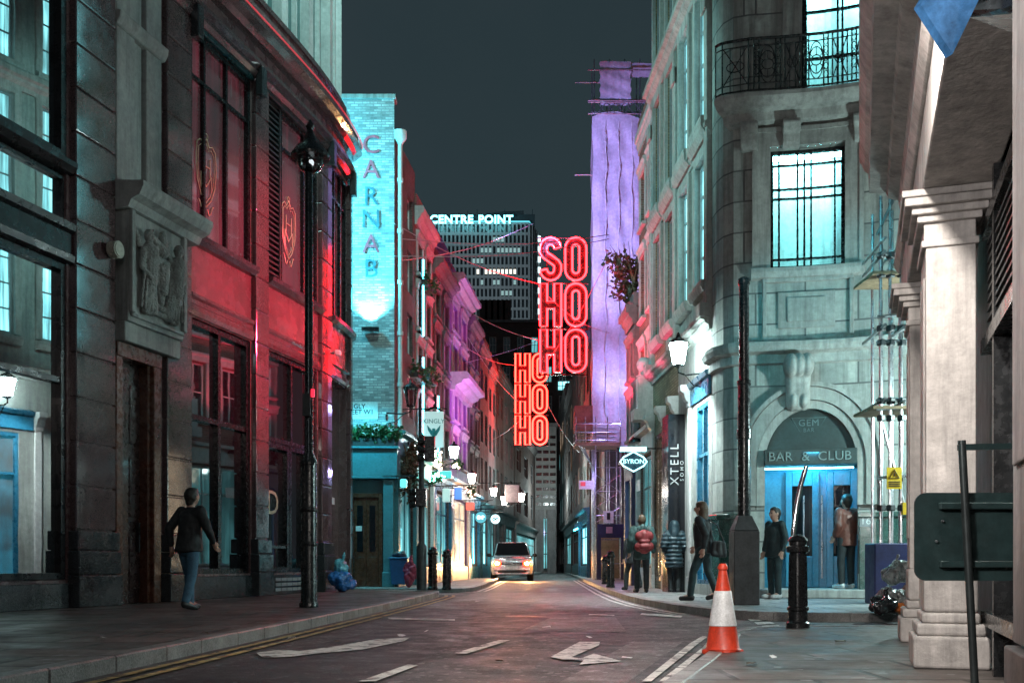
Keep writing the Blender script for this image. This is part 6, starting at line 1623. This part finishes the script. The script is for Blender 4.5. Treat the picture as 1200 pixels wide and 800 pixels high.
GREENC = mat('dark green parka', (.02, .048, .046), .7, var=.3, vs=4, bump=.2, bs=30); NAVYC = mat('navy puffer coat', (.014, .034, .045), .5, var=.25, vs=4)
BLACKC = mat('black coat', (.012, .013, .015), .7, var=.4, vs=4); BROWNC = mat('rust brown jacket', (.13, .042, .03), .55, var=.3, vs=4, bump=.2, bs=20)
TEALC = mat('dark teal coat', (.008, .022, .025), .7, var=.3); JEANS = mat('pale blue jeans', (.06, .15, .23), .75, var=.25, vs=6); DTROUS = mat('dark trousers', (.016, .02, .022), .75, var=.3, vs=5); DKJ = mat('dark teal trousers', (.012, .03, .034), .75, var=.3, vs=5)
FUR = mat('brown fur trim', (.22, .11, .09), .9, var=.5, vs=30)
stand = (((0.02, (0, 0, 0)), (0.02, (0, .02, 0))))
walk = ((.09, (0, .28, 0)), (.05, (0, -.28, .07)))
hang = (((-.27, -.02, 1.16), (-.27, .05, .92)), ((.27, -.02, 1.16), (.27, .05, .92)))
swing = (((-.27, -.12, 1.17), (-.26, -.08, .93)), ((.27, .1, 1.17), (.25, .24, .98)))
pocket = (((-.26, -.07, 1.17), (-.2, .1, .99)), ((.26, -.07, 1.17), (.2, .1, .99)))
fx = lambda x, y, z=.12: gnd(x, y, z)
def hgt(y0, y1, z=.12): return (y1 - y0) * gnd(600, y1, z).y / F
person('person in dark coat and pale blue jeans walking past the granite shop windows', fx(221, 714), R(-28), 1.78, ((.05, (0, .12, 0)), (.04, (0, -.14, .03))), swing, BLACKC, JEANS, SHOE, HAIR_D, lean=.05, coat_len=.86)
pk_ = person('person in green parka seen from behind carrying a red backpack', fx(752, 694), R(4), 1.80, ((.03, (0, .1, 0)), (.03, (0, -.08, 0))), (((-.26, -.05, 1.17), (-.27, .03, .93)), ((.26, -.05, 1.17), (.27, .0, .93))), GREENC, DTROUS, SHOE, HAIR_B, coat_len=.78, puff=.02, hood=('down',), hem_r=.17)
person('person in padded navy coat with brown fur trimmed hood seen from behind', fx(790, 693.5), R(-3), 1.66, ((.02, (0, .02, 0)), (.02, (0, -.06, 0))), pocket, NAVYC, DTROUS, SHOE, HAIR_B, coat_len=.66, puff=.035, hood=('up', FUR), hem_r=.2, female=True)
person('person half hidden in dark jacket beside the red backpack', fx(742, 691), R(20), 1.55, walk, hang, BLACKC, DTROUS, SHOE, HAIR_D, coat_len=.8)
person('person in long black coat striding beside the blue shop window with a shoulder bag', fx(825, 703.5), R(60), 1.80, ((.06, (0, .22, 0)), (.06, (0, -.2, .05))), swing, BLACKC, DKJ, SHOE, HAIR_B, lean=.04, coat_len=.86, hem_r=.16, long_hair=True, female=True)
person('person in rust brown jacket standing in the blue lit doorway', V((GEM.at(GEM.s(992), 0, -.25).x, GEM.at(GEM.s(992), 0, -.25).y, .3)), R(25), 1.86, ((.02, (0, .04, 0)), (.02, (0, -.02, 0))), pocket, BROWNC, DTROUS, SHOE_W, HAIR_D, coat_len=.82, hem_r=.17, puff=.012)
person('person in dark teal coat waiting at the shadowed side of the arched bar entrance', V((GEM.at(GEM.s(905), 0, .55).x, GEM.at(GEM.s(905), 0, .55).y, .12)), R(115), 1.76, stand, hang, TEALC, DKJ, SHOE_W, HAIR_D, coat_len=.82)
# what they carry
REDB = mat('red backpack cloth', (.20, .02, .022), .6, var=.25, vs=6, bump=.2, bs=30); DKB = mat('dark strap cloth', (.02, .018, .018), .7)
o = gnd(752, 694, .12); k = 1.8 / 1.75
bp = thing('backpack', 'red backpack with dark lower pocket on the back of the green parka', 'backpack', o)
bc = o + V((.02, -.3, 1.16 * k))
blob('pack_body', REDB, bp, [(bc + V((-.1, 0, .12)), bc + V((.1, 0, .12)), .12, .12), (bc + V((-.11, 0, -.12)), bc + V((.11, 0, -.12)), .12, .12), (bc + V((0, 0, .14)), bc + V((0, 0, -.14)), .14, .15)], (), .012, 3)
blob('front_pocket', REDB, bp, [(bc + V((-.07, -.11, -.12)), bc + V((.07, -.11, -.12)), .075, .075), (bc + V((-.07, -.1, .0)), bc + V((.07, -.1, .0)), .06, .06)], (), .01, 2)
mb = MB()
for sd in (-1, 1): mb.tube([bc + V((sd * .11, .1, .2)), bc + V((sd * .13, .22, .32)), bc + V((sd * .14, .4, .25)), bc + V((sd * .16, .46, .05)), bc + V((sd * .15, .3, -.15))], .022, 6)
mb.tube([bc + V((-.05, .02, .26)), bc + V((0, .02, .31)), bc + V((.05, .02, .26))], .012, 6); mb.build('straps', DKB, bp)
o = gnd(825, 703.5, .12)
sb = thing('shoulder_bag', 'slouchy black shoulder bag at the hip of the person in long black coat', 'bag', o)
bc = o + V((.24, -.16, .98))
blob('bag_body', BLACKC, sb, [(bc + V((-.1, -.02, -.12)), bc + V((.1, .02, -.14)), .055, .055), (bc + V((-.08, 0, .08)), bc + V((.08, 0, .06)), .045, .045), (bc + V((-.08, 0, .08)), bc + V((-.1, 0, -.12)), .045, .05), (bc + V((.08, 0, .06)), bc + V((.1, 0, -.12)), .045, .05), (bc + V((0, 0, .06)), bc + V((0, 0, -.12)), .06, .07)], (), .012, 2)
mb = MB(); mb.tube([bc + V((-.1, 0, .1)), bc + V((-.14, .05, .3)), bc + V((-.16, .1, .5)), bc + V((.0, .15, .4)), bc + V((.1, .05, .1))], .015, 6); mb.build('strap', DKB, sb)
# ------------------------------------------------------------------ silver car with headlamps on, nose towards us
CARP = mat('silver car paint', (.6, .61, .63), .25, metal=.3, var=.05, coat=.8); CGL = pane_mat('car glass', (.01, .012, .014), 1.3, .05); BLKP = mat('black car trim', (.012, .012, .013), .4)
HEADL = glow('headlamp', (1, .024, .002), 14); HOT = glow('headlamp bulb', (1, .8, .5), 60); AMB = glow('amber indicator', (1, .3, .03), 14); DRL = glow('sidelight', (1, .85, .7), 18)
c0 = gnd(600, 680.5, 0)
car = thing('parked_car', 'silver four wheel drive car facing us with glowing orange headlamps', 'car', c0)
def X_(x, y, z): return c0 + V((x, y, z))
W2 = .98
# cross sections along the car: (y, z_low, z_belt, z_top, half width low, half width belt, half width top)
def loft(secs, name, m, parent, bev=.0, smooth=True):
    mb = MB(); n = len(secs[0]); vs = [X_(*p) for s in secs for p in s]
    fs = [tuple(range(n - 1, -1, -1)), tuple(range(len(vs) - n, len(vs)))]
    for i in range(len(secs) - 1):
        for k in range(n): a, b = i * n + k, i * n + (k + 1) % n; fs.append((a, b, b + n, a + n))
    mb.add(vs, fs); return mb.build(name, m, parent, bev=bev, smooth=smooth, seg=3)
def ring(y, zl, zs, zt, w, wt): return [(-w * .94, y, zl), (-w, y, zl + .16), (-w, y, zs - .1), (-w * .97, y, zs), (-wt, y, zt), (0, y, zt + .025), (wt, y, zt), (w * .97, y, zs), (w, y, zs - .1), (w, y, zl + .16), (w * .94, y, zl)]
body = loft([ring(.0, .36, .84, .92, .84, .72), ring(.08, .30, .93, 1.02, .93, .80), ring(.35, .28, .98, 1.08, .98, .84), ring(1.25, .28, 1.06, 1.13, .99, .86), ring(2.2, .28, 1.1, 1.14, .99, .88), ring(4.2, .3, 1.1, 1.14, .98, .88), ring(4.6, .34, 1.06, 1.12, .94, .84)], 'body', CARP, car, bev=.03)
def cab(y, zt, w, wt): return [(-w, y, 1.12), (-wt, y, zt - .05), (-wt * .9, y, zt), (0, y, zt + .02), (wt * .9, y, zt), (wt, y, zt - .05), (w, y, 1.12)]
loft([cab(1.2, 1.14, .87, .86), cab(1.95, 1.70, .89, .73), cab(2.3, 1.82, .89, .72), cab(3.9, 1.80, .88, .70), cab(4.5, 1.2, .86, .80)], 'cabin', CARP, car, bev=.03)
mb = MB(); mb.add([X_(-.80, 1.20, 1.20), X_(.80, 1.20, 1.20), X_(.66, 1.90, 1.76), X_(-.66, 1.90, 1.76)], [(0, 1, 2, 3)])
mb.add([q + V((0, -.018, .02)) for q in mb.v[:4]], [(0, 1, 2, 3)]); mb.build('windscreen', CGL, car)
mb = MB()
for sd in (-1, 1):
    mb.add([X_(sd * .895, 1.6, 1.16), X_(sd * .9, 3.9, 1.16), X_(sd * .76, 3.7, 1.66), X_(sd * .775, 2.1, 1.66)], [(0, 1, 2, 3)])
mb.build('side_windows', CGL, car)
mb = MB(); mb.box(X_(0, -.005, .80), (1.05, .06, .14)); mb.box(X_(0, .0, .45), (1.3, .06, .13)); gr = mb.build('grille', BLKP, car, bev=.02)
mb = MB()
for k in range(3): mb.box(X_(0, -.04, .755 + .045 * k), (1.02, .012, .012))
mb.build('grille_bars', mat('chrome bars', (.5, .5, .5), .2, metal=.9), gr)
for sd in (-1, 1):
    h = MB().box(X_(sd * .70, .045, .81), (.36, .12, .16), rz=sd * .18).build('headlight', BLKP, car, bev=.03)
    MB().ball(X_(sd * .68, -.03, .81), .135, 12, 8, (1.3, .5, .95)).build('lens', HEADL, h); MB().ball(X_(sd * .68, -.085, .81), .075, 10, 6, (1.2, .5, .9)).build('bulb', HOT, h)
    MB().box(X_(sd * .78, .01, .87), (.2, .03, .02), rz=sd * .2).build('running_light', DRL, h); MB().box(X_(sd * .86, .06, .80), (.1, .05, .1)).build('indicator', AMB, h)
    MB().box(X_(sd * .72, .01, .48), (.2, .04, .05)).build('fog_light', BLKP, car, bev=.01)
    m_ = MB(); m_.ball(X_(sd * 1.08, 1.55, 1.2), .12, 10, 8, (.95, .6, .75)); m_.bar(X_(sd * .9, 1.6, 1.14), X_(sd * 1.0, 1.56, 1.17), .05); m_.build('wing_mirror', BLKP, car, smooth=True)
    for y in (.95, 3.75):
        w_ = MB(); w_.cyl(X_(sd * .72, y, .37), X_(sd * .99, y, .37), .37, .37, 26); wo = w_.build('wheel', mat('tyre rubber', (.015, .015, .015), .8) if not bpy.data.materials.get('tyre rubber') else bpy.data.materials['tyre rubber'], car, bev=.03)
        rm = MB(); rm.cyl(X_(sd * .985, y, .37), X_(sd * 1.0, y, .37), .24, .22, 20); rm.build('rim', STEEL, wo)
mb = MB(); mb.box(X_(0, -.02, .34), (1.5, .06, .07)); mb.build('skid_plate', STEEL, car, bev=.01)
pl = MB().box(X_(0, -.035, .615), (.54, .02, .12)).build('number_plate', mat('white plate', (.75, .75, .72), .4), car)
mb = MB()
for sd in (-1, 1): mb.tube([X_(sd * .63, 2.25, 1.84), X_(sd * .62, 3.9, 1.83)], .02, 6)
mb.build('roof_rails', STEEL, car)

for sd in (-1, 1): lamp('headlamp_beam', 'SPOT', X_(sd * .7, -.2, .8), 420, (1, .5, .18), X_(sd * 1.2, -6, 0), .06, 110)
lamp('indicator_glow', 'POINT', X_(1.35, -.1, .85), 26, (1, .36, .06), None, .05)
lamp('indicator_glow', 'POINT', X_(-1.2, -.1, .85), 12, (1, .36, .06), None, .05)
# ------------------------------------------------------------------ light from the lamps of the place, and unseen fills added among them
CY = (.08, .72, .92); WC = (.62, 1.0, .98); RED = (1, .04, .12)
# flood lights on the painted flank: the fixture under the letters and one on the granite house opposite
f0 = FL.at(FL.s(435), FL.z(435, 384), .26)
lamp('flank_flood', 'SPOT', f0, 1500, CY, FL.at(FL.s(435), 14, .05), .08, 100)
lamp('flank_wash', 'SPOT', (-6.2, 28.25, 10.5), 650, CY, (-5.0, 30, 9.6), .2, 150)
lamp('teal_shop_wash', 'SPOT', (-4.6, 28.2, 5.6), 260, CY, (-4.2, 30, 2.2), .2, 120)
# red glow from the neon reaching the house fronts
# violet floods on the sheeting
lamp('sheet_flood', 'SPOT', (4.4, 42.6, 6.4), 800, (.36, .34, 1), (4.7, 44.6, 16), .3, 80)
lamp('sheet_flood_high', 'SPOT', (-.9, 36, 12.6), 4600, (.38, .36, 1), (4.9, 44.6, 16), .3, 60)
lamp('purple_house_flood', 'SPOT', (.4, 38.5, 4.5), 900, (.7, .2, 1), (-2.2, 43, 10), .2, 70)
# crimson and cyan uplights on the left row
for s_, z, e, c in ((2.2, 4.8, 110, RED), (6.5, 4.6, 190, (1, .05, .22)), (10.5, 4.4, 130, (1, .06, .3)), (13.5, 4.4, 120, (.7, .25, .9))):
    p = L2.at(s_, z, 1.0); lamp('front_up_spot', 'SPOT', p, e, c, L2.at(s_, z + 6, .0), .1, 110)
for s_, e, c in ((5, 420, (1, .05, .1)), (9.3, 500, (1, .04, .12)),):
    p = R4.at(max(0, s_ - 7.0) + 1.5, 5.0, 1.2); lamp('front_up_spot', 'SPOT', p, e, c, p + V((.9, .6, 7)), .1, 110)
# street lanterns out of frame, with added fills on granite and pillars
for nm_, p, e in (('near', V((1.9, 5.4, 4.2)), 420),):
    lamp('near_pavement_lantern', 'SPOT', p, e, (1, .93, .85), (2.7, 8.6, 0), .12, 120)
lamp('corner_lantern', 'SPOT', (2.9, 14.5, 7.6), 340, (.08, .85, 1), (7.0, 20.0, 4.2), .2, 58)
lamp('near_pillar_fill', 'SPOT', (-1.3, 1.2, 2.9), 500, (1, .94, .91), (3.0, 7.6, 2.9), .35, 85)  # unseen spot, added and kept low to fill the near pillars and soffit
lamp('road_lantern', 'POINT', (-1.0, -1.0, 6.0), 130, (1, .88, .8), None, .4)
lamp('granite_side_fill', 'POINT', (-3.0, 9.0, 7.8), 45, (.85, .95, 1), None, .5)  # unseen fill added to lift the near granite front
lamp('side_street_lantern', 'POINT', (8.4, 16.6, 3.3), 620, (.7, 1, .98), None, .2)
lamp('tall_window_fill', 'SPOT', (-3.9, 21.0, 11.2), 1500, (.45, 1, .97), (4.1, 26.0, 10.8), .3, 72)  # unseen spot added to bring more cyan onto the tall windowed house
lamp('far_street_fill', 'POINT', (2.4, 54, 5.5), 260, WC, None, .25)  # added point without a fixture, lifts the dark far street
lamp('farther_street_fill', 'POINT', (3.2, 78, 6), 320, (.75, .95, .95), None, .25)  # second added point, for the far end of the street
lamp('bar_canopy_light', 'AREA', GEM.at(GEM.s(950), 3.0, -.45), 40, (.08, .6, 1), GEM.at(GEM.s(950), .3, -.5), .3, size_y=1.4)
lamp('crimson_fill', 'SPOT', (3.3, 21.5, 7.2), 4200, (1, .03, .09), (-5.0, 22.4, 6.2), .3, 50)  # unseen spot added to redden the granite fascia
lamp('flank_top_wash', 'SPOT', (-5.6, 28.3, 12.5), 380, CY, (-4.6, 30, 12.6), .2, 150)
lamp('tower_fill', 'SPOT', (-25, 215, 70), 90000, (.7, .9, 1), (-6, 340, 88), 1, 60)  # unseen spot added for city glow on the tower front
lamp('top_storey_wash', 'SPOT', (-1.5, 19, 20), 2200, (.5, 1, .95), (-4.9, 23.5, 15), .3, 80)
lamp('scaffold_fill', 'POINT', (3.9, 41.4, 4.6), 60, (.5, .4, 1), None, .1)  # added violet fill under the deck
lamp('shop_front_fill', 'SPOT', (3.2, 22.4, 5.0), 800, (.8, 1, 1), (4.1, 22.8, 1.5), .1, 120)  # added white spot, brightens this shopfront and its mirror image
lamp('scaffold_fill_high', 'POINT', (4.5, 43.0, 7.6), 60, (.42, .38, 1), None, .15)  # added violet fill for the foot of the sheeting
for s_ in (4.6, 6.4): lamp('front_up_spot', 'SPOT', R3.at(s_, 5.2, 1.0), 130, (1, .08, .2), R3.at(s_ + .6, 13, 0), .1, 100)  # added red spots, standing in for neon light on this front
